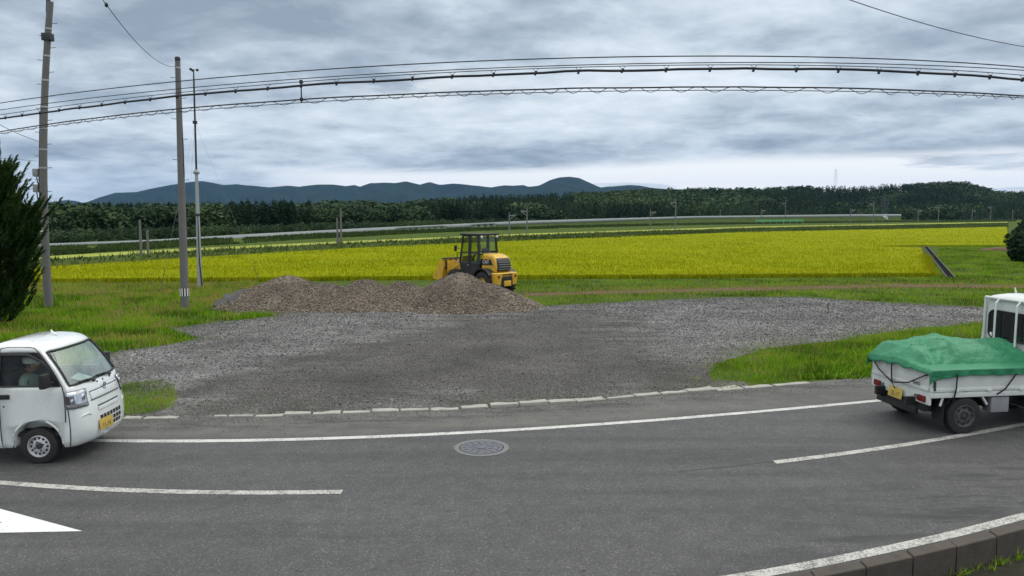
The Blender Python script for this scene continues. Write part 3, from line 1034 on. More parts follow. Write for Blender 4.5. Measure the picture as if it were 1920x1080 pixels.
rf = sheet('rice_field', rr, rice_z, MAT['rice canopy'], 1.6)
tag(rf, 'wide field of ripe yellow green rice', 'rice field', kind='stuff')
sk_v = [(x_, y_, z_) for x_, y_ in rr for z_ in (RZ - 0.06, -0.02)]
sk_n = len(rr)
sk = np_mesh('stalk_edge', np.array(sk_v), np.array([(2 * i, 2 * i + 1, (2 * i + 3) % (2 * sk_n), (2 * i + 2) % (2 * sk_n)) for i in range(sk_n)]),
             patchy('rice stalks', (0.17, 0.23, 0.008), (0.26, 0.30, 0.010), 2.0, (0.34, 0.33, 0.02), 9), parent=rf)
P = scatter(rr, 520000)
dist = np.hypot(P[:, 0], P[:, 1])
P = P[(RNG.random(len(P)) < np.clip((52.0 / dist) ** 2.2, 0, 1)) & (np.abs(P[:, 0]) < P[:, 1] * 0.75 + 2)]
dist = np.hypot(P[:, 0], P[:, 1])
ed = edge_dist(P, rr)
tn = 0.42 + (fbm(P[:, 0] * 0.22, P[:, 1] * 0.4, 41) - 0.5) * 0.7 + RNG.normal(0, 0.17, len(P))
rim = np.clip(1 - ed / 0.8, 0, 1)
tn = np.clip(np.where((rim > 0.1) & (RNG.random(len(P)) < 0.3), 0.97, tn), 0, 1)
rim = np.where(P[:, 1] > 60, 0, rim)
zb = np.where(rim > 0.3, RNG.uniform(0, 0.08, len(P)), RZ - 0.16)
blades(P, np.where(rim > 0.3, RNG.uniform(0.22, 0.40, len(P)), RNG.uniform(0.14, 0.27, len(P))), RNG.uniform(0.03, 0.06, len(P)) * (dist / 45) ** 0.5, tn, z0=zb, lean=0.45,
       name='rice_ears', mat=RICE, label='ripe rice ears standing over the field', cat='rice')

q = []
for i in range(len(rr)):
    a, b = np.array(rr[i]), np.array(rr[(i + 1) % len(rr)])
    if max(a[1], b[1]) < 66 and (a[1] + b[1] < 100 or a[0] > 20):
        L0 = np.linalg.norm(b - a)
        k = RNG.random((int(L0 * 190), 1))
        q.append(a + (b - a) * k + RNG.normal(0, 0.20, (len(k), 2)))
q = np.concatenate(q)
blades(q, RNG.uniform(0.10, 0.38, len(q)) * (0.7 + 0.6 * fbm(q[:, 0] * 1.5, q[:, 1] * 1.5, 44)), RNG.uniform(0.03, 0.07, len(q)), np.clip(RNG.normal(0.48, 0.25, len(q)), 0, 1), lean=0.6, name='rice_ears', mat=RICE, label='ripe rice standing along the cut edge of the field', cat='rice')

# drainage ditch at the end of the field
da, db_ = np.array(G(1783, 521)), np.array(G(1735, 462))
dd = (db_ - da) / np.linalg.norm(db_ - da)
nn = np.array([dd[1], -dd[0]])
dt_ = empty('drainage_ditch', (*da, 0.0))
tag(dt_, 'narrow concrete drainage ditch beside the end of the rice', 'ditch')
Ld = np.linalg.norm(db_ - da)
for s_, nm in ((-0.20, 'side_wall'), (0.20, 'side_wall')):
    mb = MB()
    a, b = dd * 0, dd * Ld
    o1, o2 = nn * (s_ - 0.03), nn * (s_ + 0.03)
    mb.prism([(*(a + o1), 0.0), (*(a + o2), 0.0), (*(b + o2), 0.0), (*(b + o1), 0.0)], (0, 0, 0.06))
    mb.build(nm, MAT['dark steel'], dt_)
mb = MB()
mb.face([(*(nn * -0.17), 0.012), (*(nn * 0.17), 0.012), (*(dd * Ld + nn * 0.17), 0.012), (*(dd * Ld - nn * 0.17), 0.012)])
mb.build('bed', surf('wet ditch bed', (0.010, 0.011, 0.010), 0.95, var=0.3, spec=0.02), dt_)


# ------------------------------------------------------------------ gravel heaps
peaks = [(-9.0, 29.9, 1.22, 2.9, 2.9), (-7.6, 29.6, 0.98, 2.6, 2.6), (-5.9, 29.7, 1.05, 2.3, 2.8), (-4.5, 29.7, 0.96, 2.1, 2.6), (-2.05, 29.5, 1.38, 2.8, 2.8), (-0.9, 29.2, 0.92, 2.15, 2.3)]


def heap_z(x, y):
    h = np.full(np.shape(x), -0.3)
    for cx, cy, hh, rx, ry in peaks:
        r = np.sqrt(((x - cx) / rx) ** 2 + ((y - cy) / ry) ** 2 + 0.02)
        r = r * (1 + 0.22 * (fbm(x * 0.8 + cx, y * 0.8, 51, 3) - 0.5))
        h = np.maximum(h, hh * (1.12 - 1.12 * r))
    return h + 0.10 * (fbm(x * 1.6, y * 1.6, 52, 3) - 0.5) * np.clip(h * 3 + 0.3, 0, 1)


gx, gy = np.meshgrid(np.arange(-12.4, 2.2, 0.12), np.arange(26.4, 33.2, 0.12))
hz = heap_z(gx, gy)
ny_, nx_ = gx.shape
v = np.column_stack([gx.ravel(), gy.ravel(), np.maximum(hz.ravel(), -0.06)])
idx = np.arange(v.shape[0]).reshape(ny_, nx_)
f = np.stack([idx[:-1, :-1], idx[:-1, 1:], idx[1:, 1:], idx[1:, :-1]], -1).reshape(-1, 4)
f = f[(hz.ravel()[f] > -0.05).any(1)]
tone0 = np.clip(0.28 + (fbm(v[:, 0] * 1.5, v[:, 1] * 1.5, 53) - 0.5) * 0.7, 0, 1)
hp = np_mesh('gravel_heap', v, f, HEAP, {'tone': tone0}, smooth=60)
tag(hp, 'long brown heap of crushed stone in front of the loader', 'gravel heap')
P = np.column_stack([RNG.uniform(-12.4, 2.2, 52000), RNG.uniform(26.4, 30.8, 52000)])
hz = heap_z(P[:, 0], P[:, 1])
k = hz > -0.03
P, hz = P[k], hz[k]
lowf = np.clip(1.2 - hz / 1.1, 0.25, 1)
coarse = fbm(P[:, 0] * 0.55 + 3, P[:, 1] * 0.4, 57, 3)
k = RNG.random(len(P)) < np.clip(lowf * (0.25 + 1.6 * np.clip(coarse - 0.25, 0, 1)), 0.12, 1)
P, hz = P[k], hz[k]
lowf = np.clip(1.2 - hz / 1.1, 0.25, 1)
sz = RNG.uniform(0.013, 0.038, len(P)) * (0.7 + 0.6 * lowf)
v, f = stones(np.column_stack([P, hz + 0.01]), sz, 0.8)
tn = np.clip(RNG.beta(1.8, 2.4, len(P)) * 0.9 + 0.15 * (lowf - 0.6), 0, 1)
o = np_mesh('stones', v, f, HEAP, {'tone': np.repeat(tn, 6)}, hp)
o['kind'] = 'stuff'
# broken slabs of black asphalt at its left foot
for i, (u, vv, s_) in enumerate([(418, 578, 0.42), (432, 571, 0.5), (447, 563, 0.46), (441, 579, 0.36), (456, 573, 0.4)]):
    cx, cy = G(u, vv)
    mb = MB()
    k = 7
    mb.prism([(s_ * random.uniform(0.75, 1.1) * math.cos(2 * math.pi * j / k), s_ * 0.8 * random.uniform(0.7, 1.1) * math.sin(2 * math.pi * j / k), 0) for j in range(k)], (0.02, 0.03, 0.16))
    ob = mb.build('asphalt_slab', MAT['dark steel'], None, 25, 0.015)
    ob.location = (cx, cy, 0.06 + 0.05 * i)
    ob.rotation_euler = (random.uniform(0.15, 0.5), random.uniform(-0.45, -0.1), random.uniform(0, 3))
    tag(ob, 'broken black slab lying at the left foot of the brown heap', 'asphalt slab', 'broken asphalt slabs by the heap')

# ------------------------------------------------------------------ utility poles and mast
BOW = 0.0073


def pole_shaft(parent, h, r0, r1, lean, mat, name='shaft', z0=-0.1):
    n = 14
    pts = [(lean[0] * k / n * h + BOW * (k / n * h) ** 2, 0, z0 + (h - z0) * k / n) for k in range(n + 1)]
    return MB().tube(pts, [r0 + (r1 - r0) * k / n for k in range(n + 1)], 20).build(name, mat, parent)


def step_bolts(parent, h0, h1, r, lean, skip=0.45):
    z, s = h0, 1
    while z < h1:
        MB().tube([(lean[0] * z + BOW * z * z + s * r * 0.8, 0, z), (lean[0] * z + BOW * z * z + s * (r + 0.16), 0, z + 0.01), (lean[0] * z + BOW * z * z + s * (r + 0.165), 0, z + 0.03)], 0.011, 6).build('step_bolt', MAT['dark steel'], parent)
        z += skip
        s = -s


def band(parent, z, r, lean, mat='steel', h=0.06):
    MB().lathe([(r * 0.98, z - h / 2), (r + 0.012, z - h / 2), (r + 0.012, z + h / 2), (r * 0.98, z + h / 2)], (lean[0] * z + BOW * z * z, 0, 0), seg=20).build('band', MAT[mat], parent)


x, y = G(92, 576)
p1 = empty('utility_pole', (x, y, 0))
tag(p1, 'tall grey concrete utility pole beside the dark juniper', 'utility pole')
ln = (-0.0198, 0.0)
pole_shaft(p1, 11.6, 0.155, 0.108, ln, MAT['concrete'])
rad = lambda z: 0.155 - 0.047 * z / 11.6
bx = lambda z: ln[0] * z + BOW * z * z
MB().tube([(bx(11.2) - 0.06, 0, 11.2), (bx(12.6), 0, 14.5)], [0.075, 0.05], 14).build('extension', MAT['dark steel'], p1)
for z in (3.95, 5.4, 6.1, 6.9, 7.7, 8.7, 9.6, 10.6):
    band(p1, z, rad(z), ln)
MB().box((bx(10.3), 0, 10.3), (0.34, 0.3, 0.28), bev=0.03).build('bracket_clamp', MAT['dark steel'], p1)
step_bolts(p1, 4.5, 11.0, 0.15, ln)
for z, w in ((5.22, 0.2), (4.62, 0.18)):
    mb = MB().box((bx(z) - 0.27, -0.02, z), (w, 0.16, 0.30), bev=0.02)
    jb = mb.build('junction_box', MAT['grey paint'], p1)
    MB().tube([(bx(z) - 0.27, 0, z - 0.15), (bx(z) - 0.25, 0, z - 0.35), (bx(z) - 0.2, 0, z - 0.5)], 0.02, 6).build('cable_tail', MAT['black'], jb)
MB().tube([(-0.17, 0.02, 0.0), (-0.175, 0.02, 2.0), (-0.10, 0.02, 5.0), (0.09, 0.02, 7.5)], 0.018, 6).build('riser_cable', MAT['black'], p1)
MB().box((bx(3.05) - 0.02, -0.165, 3.05), (0.10, 0.02, 0.2)).build('marker_plate', MAT['white ink'], p1)

x, y = G(347, 581)
p2 = empty('utility_pole', (x, y, 0))
tag(p2, 'plain concrete utility pole with a striped marker, in front of the thin mast', 'utility pole')
BOW = 0.0
ln = (0.013, 0.0)
pole_shaft(p2, 9.34, 0.158, 0.092, ln, MAT['concrete'])
band(p2, 9.0, 0.095, ln)
MB().lathe([(0.095, 9.25), (0.10, 9.37), (0.06, 9.41)], (0.121, 0, 0), seg=18).build('cap', MAT['dark steel'], p2)
step_bolts(p2, 4.9, 9.4, 0.12, ln, 0.75)
mk = MB().lathe([(0.153, 0.52), (0.159, 0.52), (0.157, 0.84), (0.151, 0.84)], (0.009, 0, 0), seg=24).build('marker_band', MAT['black'], p2)
mb = MB()
for k in range(10):
    a = 2 * math.pi * k / 10 + 0.18
    mb.box((0.009 + 0.159 * math.cos(a), 0.159 * math.sin(a), 0.68), (0.008, 0.045, 0.30), (0, 0, a))
mb.build('marker_stripe', MAT['white ink'], mk)
MB().tube([(0.19, -0.02, 6.9), (0.21, -0.02, 6.2), (0.20, -0.02, 5.0)], 0.012, 6).build('riser_cable', MAT['cable'], p2)
POLE2 = Vector((x + 0.12, y, 9.0))

x, y = G(375, 539)
ms = empty('wind_mast', (x, y, 0))
ms.rotation_euler = (0, R(0.75), 0)
tag(ms, 'slim silver mast with a cup anemometer, stayed by thin wires', 'mast')
MB().tube([(0, 0, -0.1), (0, 0, 0.5), (-0.02, 0, 5.7)], [0.15, 0.12, 0.075], 14).build('lower_tube', MAT['steel'], ms)
MB().lathe([(0.07, 5.58), (0.15, 5.62), (0.15, 5.70), (0.06, 5.82)], (-0.02, 0, 0), seg=18).build('joint', MAT['grey paint'], ms)
MB().tube([(-0.02, 0, 5.7), (-0.02, 0, 10.1), (-0.02, 0, 10.45)], [0.05, 0.04, 0.025], 10).build('upper_tube', MAT['dark steel'], ms)
for z in (3.6, 8.1):
    MB().lathe([(0.06, z - 0.08), (0.11, z - 0.06), (0.11, z + 0.06), (0.06, z + 0.08)], (-0.02, 0, 0), seg=14).build('guy_ring', MAT['dark steel'], ms)
an = MB().tube([(-0.02, 0, 10.4), (-0.02, 0, 10.62)], 0.03, 8).build('anemometer', MAT['dark steel'], ms)
for k in range(3):
    a = 2 * math.pi * k / 3 + 0.1
    c = Vector((-0.02 + 0.17 * math.cos(a), 0.17 * math.sin(a), 10.6))
    MB().tube([(-0.02, 0, 10.6), c], 0.012, 6).blob(c, 0.075, 2, (1, 1, 0.9)).build('cup', MAT['dark steel'], an)
MB().tube([(0.16, -0.1, 0.0), (0.05, -0.1, 1.3), (0.02, -0.08, 3.6)], [0.03, 0.03, 0.02], 8).build('striped_cable_guard', MAT['black'], ms)
ax, ay = G(487, 521)
for nm, q in (('guy_wire', (3.0, 0.3, 0.0)), ('guy_wire', (-2.2, 3.2, 0.0)), ('guy_wire', (-0.6, -3.0, 0.0))):
    MB().tube([(-0.02, 0, 8.1), q], 0.0035, 5).build(nm, MAT['grey paint'], ms)
    MB().tube([(q[0], q[1], -0.05), (q[0] - q[0] * 0.14, q[1] * 0.86, 1.15)], 0.012, 6).build('guy_anchor_rod', MAT['dark steel'], ms)

# ------------------------------------------------------------------ overhead wires
WX = [(0, 222), (320, 182), (640, 155), (1000, 135), (1280, 130), (1600, 134), (1920, 147)]
wp = np.array([G(u, v, 6.0) for u, v in WX])
wire_c = np.polyfit(wp[:, 0], wp[:, 1], 3)


def wire_plan(x):
    xc = np.clip(x, -12.8, 9.0)
    s = np.polyval(np.polyder(wire_c), xc)
    return np.polyval(wire_c, xc) + s * (x - xc)


def wire_z(pts):
    """height along the run, as a smooth function of x"""
    X, Z = [], []
    for u, v in pts:
        d = ray(u, v)
        lo, hi = 2.0, 60.0
        for _ in range(50):
            m_ = (lo + hi) / 2
            if m_ * d[1] < wire_plan(m_ * d[0]):
                lo = m_
            else:
                hi = m_
        X.append(d[0] * lo)
        Z.append(CAM_H + d[2] * lo)
    c = np.polyfit(X, Z, 3)

    def f(x):
        xc = np.clip(x, X[0], X[-1])
        return np.polyval(c, xc) + np.polyval(np.polyder(c), xc) * (x - xc) * 0.5
    return f


def run(zf, x0=-18.0, x1=15.0, n=90, dz=0.0, wob=0.0):
    xs = np.linspace(x0, x1, n)
    z = zf(xs) + dz
    if wob:
        z = z + (fbm(xs * 0.9, xs * 0, 61, 2) - 0.5) * wob
    return [(float(a), float(b), float(c)) for a, b, c in zip(xs, wire_plan(xs), z)]


zt = wire_z([(0, 193), (333, 154), (640, 128.5), (900, 112), (1000, 109), (1280, 106.5), (1600, 111), (1920, 125)])
z2 = wire_z([(0, 206), (333, 168), (640, 142.5), (900, 127), (1000, 123.5), (1280, 118.5), (1600, 121), (1920, 131)])
z3 = wire_z([(0, 215), (333, 175.5), (640, 148), (760, 140), (900, 131), (1000, 127), (1280, 123), (1600, 127), (1920, 140)])
z4 = wire_z([(0, 222), (80, 210), (333, 183), (640, 155), (760, 147), (900, 140), (1000, 136), (1280, 130), (1600, 134), (1790, 142), (1920, 147)])
z5 = wire_z([(0, 246), (80, 235), (333, 206), (640, 181), (760, 175), (900, 170), (1000, 167), (1280, 164), (1500, 166), (1750, 172), (1920, 178.5)])
z6 = wire_z([(0, 249.5), (80, 240), (333, 211), (640, 187), (760, 181), (900, 176), (1280, 170), (1500, 171.5), (1750, 176.5), (1920, 182.5)])
GW = 'overhead cables along the road'
tag(MB().tube(run(zt), 0.010, 6).build('overhead_wire', MAT['cable']), 'thin black overhead wire, topmost of the parallel run', 'cable', GW)
tag(MB().tube(run(z2), 0.008, 6).build('overhead_wire', MAT['cable']), 'thin black overhead wire, second from the top of the run', 'cable', GW)
tc = MB().tube(run(z4, wob=0.05), 0.021, 8).build('telephone_cable', MAT['cable'])
tag(tc, 'thick black telephone cable slung below a thin carrier wire', 'cable', GW)
MB().tube(run(z3), 0.007, 6).build('carrier_wire', MAT['cable'], tc)
xs = np.arange(-14.0, 13.0, 0.72)
for k, xx in enumerate(xs):
    yy = float(wire_plan(xx))
    zb_, zu = float(z4(xx)) - 0.015, float(z3(xx))
    MB().tube([(xx - 0.05, yy, zu), (xx, yy, zb_ + 0.02), (xx + 0.05, yy, zu)], 0.0045, 5).tube([(xx - 0.012, yy, zb_ - 0.025), (xx + 0.012, yy, zb_ + 0.045)], 0.022, 6).build('hanger', MAT['cable'], tc)
sp = MB().tube(run(z5, wob=0.02), 0.013, 6).build('spiral_hung_cable', MAT['cable'])
tag(sp, 'lower black cable pair bound by a wavy spiral hanger', 'cable', GW)
MB().tube(run(z6), 0.007, 6).build('lower_cable', MAT['cable'], sp)
xs = np.linspace(-17.5, 14.5, 900)
ph = (xs + 0.4 * np.sin(xs * 0.7)) * 2 * math.pi / 0.47
zz = z5(xs) - 0.028 + 0.042 * np.sin(ph) - 0.01
MB().tube([(float(a), float(b), float(c)) for a, b, c in zip(xs, wire_plan(xs) + 0.03 * np.cos(ph), zz)], 0.0055, 4).build('spiral_hanger', MAT['cable'], sp)
d = ray(565, 170)
xx = float(np.interp(0, [0], [-4.0]))
lo, hi = 2.0, 60.0
for _ in range(50):
    m_ = (lo + hi) / 2
    lo, hi = (m_, hi) if m_ * d[1] < wire_plan(m_ * d[0]) else (lo, m_)
xx = d[0] * lo
mb = MB().tube([(xx, float(wire_plan(xx)), float(z3(xx)) + 0.02), (xx, float(wire_plan(xx)) - 0.01, float(z5(xx)) - 0.06)], 0.012, 6)
for z in (float(z3(xx)), float(z5(xx))):
    mb.box((xx, float(wire_plan(xx)), z), (0.05, 0.05, 0.06))
tag(mb.build('cable_spacer', MAT['cable']), 'short upright tie between the thick cable and the spiral bound pair', 'cable tie')
# wire from the striped pole up over the road, with its insulator
end = Vector(at_dist(120, -110, 12.0))
st = POLE2 + Vector((-0.1, 0, 0.05))
pts = [st.lerp(end, k / 20) - Vector((0, 0, 0.5 * 4 * (k / 20) * (1 - k / 20))) for k in range(21)]
dw = MB().tube(pts, 0.008, 5).build('service_wire', MAT['cable'])
tag(dw, 'thin wire rising to the left from the top of the striped pole', 'cable')
q = pts[0].lerp(pts[-1], 0.56)
best = min(range(21), key=lambda k: abs((pts[k].x / pts[k].y) * F * math.cos(PITCH) + 960 - 232))
MB().blob(pts[best], 0.035, 2, (1, 1, 1.4)).build('insulator', MAT['black'], dw)
a, b = Vector(at_dist(1560, -12, 11.0)), Vector(at_dist(1990, 97, 16.0))
tag(MB().tube([a.lerp(b, k / 16) - Vector((0, 0, 0.12 * 4 * (k / 16) * (1 - k / 16))) for k in range(-6, 23)], 0.007, 5).build('service_wire', MAT['cable']), 'lone thin wire slanting down across the upper right sky', 'cable')
pb = Vector((p1.location.x - 0.12 + bx(6.3), p1.location.y, 6.42))
a = Vector(at_dist(-80, 183, 24.0))
tag(MB().tube([pb.lerp(a, k / 8) - Vector((0, 0, 0.15 * 4 * (k / 8) * (1 - k / 8))) for k in range(9)], 0.010, 5).build('service_wire', MAT['cable']), 'short sagging wire running left off the tall pole above the juniper', 'cable')
pb = Vector((p1.location.x - 0.12 + bx(5.6), p1.location.y, 5.66))
a = Vector(at_dist(-80, 291, 29.0))
tag(MB().tube([pb, a], 0.006, 5).build('service_wire', MAT['cable']), 'faint level wire running left from the boxes on the tall pole', 'cable')


# ------------------------------------------------------------------ trees near by
def spray_tree():
    tx, ty = G(-14, 608)
    root = empty('juniper_tree', (tx, ty, 0))
    tag(root, 'dark green juniper with flame shaped sprays at the left edge', 'tree')
    tr = MB()
    tr.tube([(0.15, 0, -0.1), (0.12, 0, 0.8), (0.0, 0, 2.2), (-0.05, 0, 4.2)], [0.17, 0.14, 0.10, 0.04], 12)
    for k in range(14):
        a = k * 2.4
        z = 0.5 + k * 0.22
        r = 0.9
        tr.tube([(0.08, 0, z), (r * 0.5 * math.cos(a), r * 0.5 * math.sin(a), z + 0.25), (r * math.cos(a), r * math.sin(a), z + 0.8)], [0.05, 0.035, 0.012], 7)
    tr.build('trunk', MAT['bark'], root)
    zs, rs = [0.05, 0.7, 1.5, 2.4, 3.2, 3.6, 4.1, 4.8, 5.3], [0.40, 0.80, 1.2, 1.62, 1.60, 1.0, 0.70, 0.52, 0.3]
    V, T = [], []
    n = 1500
    clumps = []
    for k in range(46):
        z = 0.25 + 4.7 * (k + 0.5) / 46
        a = k * 2.39996
        clumps.append((z, a, random.uniform(0.75, 1.12), random.gauss(0, 0.13)))
    for i in range(n):
        z = random.uniform(0.0, 5.0) if i % 3 else random.uniform(1.2, 3.6)
        cz, a, reach, ct = random.choice(clumps) if i % 3 else random.choice(clumps[8:34])
        r = float(np.interp(cz, zs, rs)) * reach
        q = r * (0.35 + 0.55 * math.sqrt(random.random()))
        base = np.array([q * math.cos(a) * 0.95 + 0.1 + random.gauss(0, 0.14), q * math.sin(a) * 0.95 + random.gauss(0, 0.14), cz + 0.30 * q + random.gauss(0, 0.13) - 0.15])
        z = cz
        L0 = random.uniform(0.3, 0.68)
        out = np.array([math.cos(a), math.sin(a), 0])
        d0 = out * random.uniform(0.3, 0.9) + np.array([0, 0, random.uniform(0.5, 1.0)])
        d0 /= np.linalg.norm(d0)
        tone = np.clip(random.gauss(0.40, 0.17) + ct, 0, 1)
        m_ = 34
        s = np.linspace(0.0, 1.0, m_)
        ax = base + np.outer(s * L0, d0) + np.outer(s ** 2 * L0 * 0.35, np.array([0.06, 0, 1.0]))
        rad = 0.13 * (1 - s) ** 0.8 * (0.4 + s * 1.2) + 0.015
        an = RNG.uniform(0, 2 * np.pi, m_)
        side = np.stack([np.cos(an), np.sin(an), np.zeros(m_)], 1)
        tip = ax + side * rad[:, None] * 1.3 + d0 * 0.13
        w = np.cross(side, d0) * 0.03
        V.append(np.stack([ax - w, ax + w, tip], 1))
        T.append(np.clip(np.repeat(tone + RNG.normal(0, 0.1, m_), 3), 0, 1))
    # the tall leaders at the top
    for (bx, bz, hx, hz_) in ((0.45, 4.3, 0.62, 5.95), (0.0, 4.3, 0.1, 5.5), (0.75, 3.9, 0.98, 5.0), (0.55, 3.9, 0.75, 5.0), (-0.4, 4.2, -0.5, 5.6), (-0.9, 3.8, -1.1, 4.9)):
        m_ = 260
        s = RNG.random(m_)
        d0 = np.array([hx - bx, 0, hz_ - bz])
        ax = np.array([bx, 0, bz]) + np.outer(s, d0)
        rad = 0.22 * (1 - s) ** 0.8
        an = RNG.uniform(0, 2 * np.pi, m_)
        side = np.stack([np.cos(an), np.sin(an), np.zeros(m_)], 1)
        dn = d0 / np.linalg.norm(d0)
        tip = ax + side * rad[:, None] + dn * 0.16
        w = np.cross(side, dn) * 0.032
        V.append(np.stack([ax - w, ax + w, tip], 1))
        T.append(np.clip(np.repeat(0.35 + RNG.normal(0, 0.15, m_), 3), 0, 1))
    V = np.concatenate(V).reshape(-1, 3)
    np_mesh('crown', V, np.arange(len(V)).reshape(-1, 3), JUNIPER, {'tone': np.concatenate(T)}, root)


spray_tree()


def leaf_cloud(centres, radii, n, size, flat=0.8):
    """leaf faces spread through a set of lumps"""
    w = np.array(radii) ** 2
    k = RNG.choice(len(radii), n, p=w / w.sum())
    d = RNG.normal(0, 1, (n, 3))
    d /= np.linalg.norm(d, axis=1)[:, None]
    r = np.array(radii)[k] * RNG.uniform(0.6, 1.06, n)
    c = np.array(centres)[k] + d * r[:, None] * np.array([1, 1, flat])
    a = RNG.normal(0, 1, (n, 3)) + d * 0.2
    a -= d * (a * d).sum(1)[:, None] * 0.7
    a /= np.linalg.norm(a, axis=1)[:, None]
    b = np.cross(a, d + RNG.normal(0, 0.35, (n, 3)))
    b /= np.linalg.norm(b, axis=1)[:, None]
    s = size * RNG.uniform(0.6, 1.4, n)[:, None]
    v = np.stack([c - a * s * 0.5, c + b * s * 0.45, c - b * s * 0.45 + a * s * 0.2, c + a * s * 0.7], 1)
    v = v[:, [0, 1, 3, 2]]
    return v.reshape(-1, 3), np.arange(n * 4).reshape(-1, 4), k


def bush(name, loc, lumps, n, size, label, tone0=0.4, trunk=True, mat=WEED, cat='bush', group=None):
    root = empty(name, loc)
    tag(root, label, cat, group)
    c = [l[:3] for l in lumps]
    r = [l[3] for l in lumps]
    v, f, k = leaf_cloud(c, r, n, size)
    lt = RNG.normal(0, 0.12, len(r))[k]
    tn = np.clip(tone0 + lt + RNG.normal(0, 0.12, n), 0, 1)
    np_mesh('crown', v, f, mat, {'tone': np.repeat(tn, 4)}, root)
    if trunk:
        mb = MB()
        for l in lumps[:4]:
            mb.tube([(0, 0, -0.1), (l[0] * 0.4, l[1] * 0.4, l[2] * 0.5), (l[0] * 0.9, l[1] * 0.9, l[2])], [0.12, 0.08, 0.03], 7)
        mb.build('trunk', MAT['bark'], root)
    return root


bx_, by_ = G(1938, 491)
bush('round_bush', (bx_, by_, 0), [(0, 0, 1.5, 1.6), (-0.8, -0.3, 1.0, 1.2), (0.9, 0, 1.8, 1.5), (0.2, 0.2, 2.6, 1.1), (-0.6, 0, 2.2, 1.0), (1.6, 0.2, 2.6, 1.3), (1.8, 0, 1.2, 1.3), (-1.0, 0, 0.5, 0.8), (-1.1, 0, 1.7, 1.1), (-0.4, 0, 3.0, 0.8)], 5200, 0.28,
     'dark rounded bush at the end of the grass on the right edge', 0.18, mat=WOODS)
cx, cy = G(1865, 470)
mb = MB()
mb.blob((0, 0, 0), 1.0, 3, (3.2, 1.6, 0.35))
ob = mb.build('soil_mound', MAT['earth'])
for v_ in ob.data.vertices:
    v_.co.z += 0.12 * (float(fbm(v_.co.x * 1.3, v_.co.y * 1.3, 71)) - 0.5)
ob.location = (cx + 1.5, cy, 0)
tag(ob, 'low mound of bare brown soil beside the dark bush', 'soil mound')

# thin stick standing on the far gravel
sx, sy = G(1552, 590)
mb = MB().tube([(0, 0, -0.05), (0.01, 0, 0.25), (0.0, 0, 0.5)], [0.012, 0.01, 0.006], 6)
for k in range(6):
    a = k * 1.3
    mb.tube([(0, 0, 0.1 + 0.05 * k), (0.08 * math.cos(a), 0.08 * math.sin(a), 0.2 + 0.05 * k)], [0.008, 0.002], 4)
o = mb.build('weed_stalk', WEED, None)
o.location = (sx, sy, 0)
tag(o, 'single thin weed stalk standing on the far gravel', 'weed')

# ------------------------------------------------------------------ railway plain, wall and woods
weeds_lo = [(40, 503), (95, 498.5), (300, 485.5), (500, 473.5), (700, 462.5), (1000, 449.5), (1400, 434.5), (1890, 424)]
weeds_hi = [(40, 490), (95, 486), (300, 474), (500, 463.5), (700, 454), (1000, 441), (1400, 428.5), (1890, 418.5)]
wpoly = [G(u, v, 0.42) for u, v in weeds_lo] + [G(u, v) for u, v in weeds_hi[::-1]]
P = clumpy(scatter(wpoly, 52000), 0.35, 0.2)
ds = np.hypot(P[:, 0], P[:, 1])
hh = RNG.uniform(0.15, 0.55, len(P)) * (0.4 + 0.9 * fbm(P[:, 0] * 0.25, P[:, 1] * 0.25, 81))
blades(P, hh, RNG.uniform(0.10, 0.26, len(P)) * (ds / 90) ** 0.7, np.clip(0.62 + (fbm(P[:, 0] * 0.2, P[:, 1] * 0.2, 82) - 0.5) * 1.3 + RNG.normal(0, 0.15, len(P)), 0, 1), lean=0.8,
       name='trackside_weeds', mat=WEED, label='dark green weeds on the bank beyond the rice', cat='weeds')
MAT['pale field'] = patchy('pale young field', (0.20, 0.23, 0.04), (0.30, 0.33, 0.07), 0.15, (0.34, 0.36, 0.10), 2)
s_hi = [(40, 484), (95, 480), (300, 468.5), (500, 459), (700, 450), (1000, 437.5), (1400, 425), (1890, 416)]
tag(sheet('field_strip', [G(*q) for q in [(u, v - 0.3) for u, v in weeds_hi]] + [G(*q) for q in s_hi[::-1]], 0.004, MAT['pale field']), 'pale green strip of field beyond the weedy bank', 'field', kind='structure')

wu = np.array([-60, 100, 280, 450, 690, 1000, 1300, 1600, 1690])
wd_ = np.array([66, 82, 98, 116, 158, 235, 330, 430, 470.])
wtop = np.array([458.5, 456.5, 450, 440, 427.5, 413.5, 405.3, 401.8, 401.5])
wbot = np.array([474, 470, 463, 452, 436.5, 420.5, 410.0, 407.0, 406.8])
us = np.linspace(-60, 1690, 150)
wl = []
for u in us:
    d_ = float(np.interp(u, wu, wd_))
    a = at_dist(u, float(np.interp(u, wu, wtop)), d_)
    b = at_dist(u, float(np.interp(u, wu, wbot)), d_)
    wl.append((a, b))
via = empty('railway_viaduct', (wl[60][0][0], wl[60][0][1], 0))
tag(via, 'long low pale grey railway wall running below the woods', 'railway wall')
off = Vector(via.location)
MAT['pylon steel'] = surf('weathered pylon steel', (0.10, 0.11, 0.12), 0.8, 0.0, spec=0.1)
MAT['viaduct'] = surf('viaduct concrete', (0.29, 0.31, 0.31), 0.9, var=0.12, scale=0.4, dirt=0.3, dirtcol=(0.14, 0.15, 0.14))
V, Fc = [], []
pier_zone = lambda u: u < 335 or 750 < u < 835 or 890 < u < 935
rows = []
for i, (a, b) in enumerate(wl):
    zt_, zb_ = a[2], b[2]
    th = 0.35
    rows.append(((a[0], a[1], zt_), (a[0], a[1], zb_), (a[0] - th * 0.6, a[1] + th, zt_), (a[0] - th * 0.6, a[1] + th, zb_)))
for i, r in enumerate(rows):
    lowz = r[1][2]
    if pier_zone(us[i]):
        lowz = r[0][2] * 0.55 + r[1][2] * 0.45
    V += [r[0], (r[1][0], r[1][1], lowz), r[2], (r[3][0], r[3][1], lowz)]
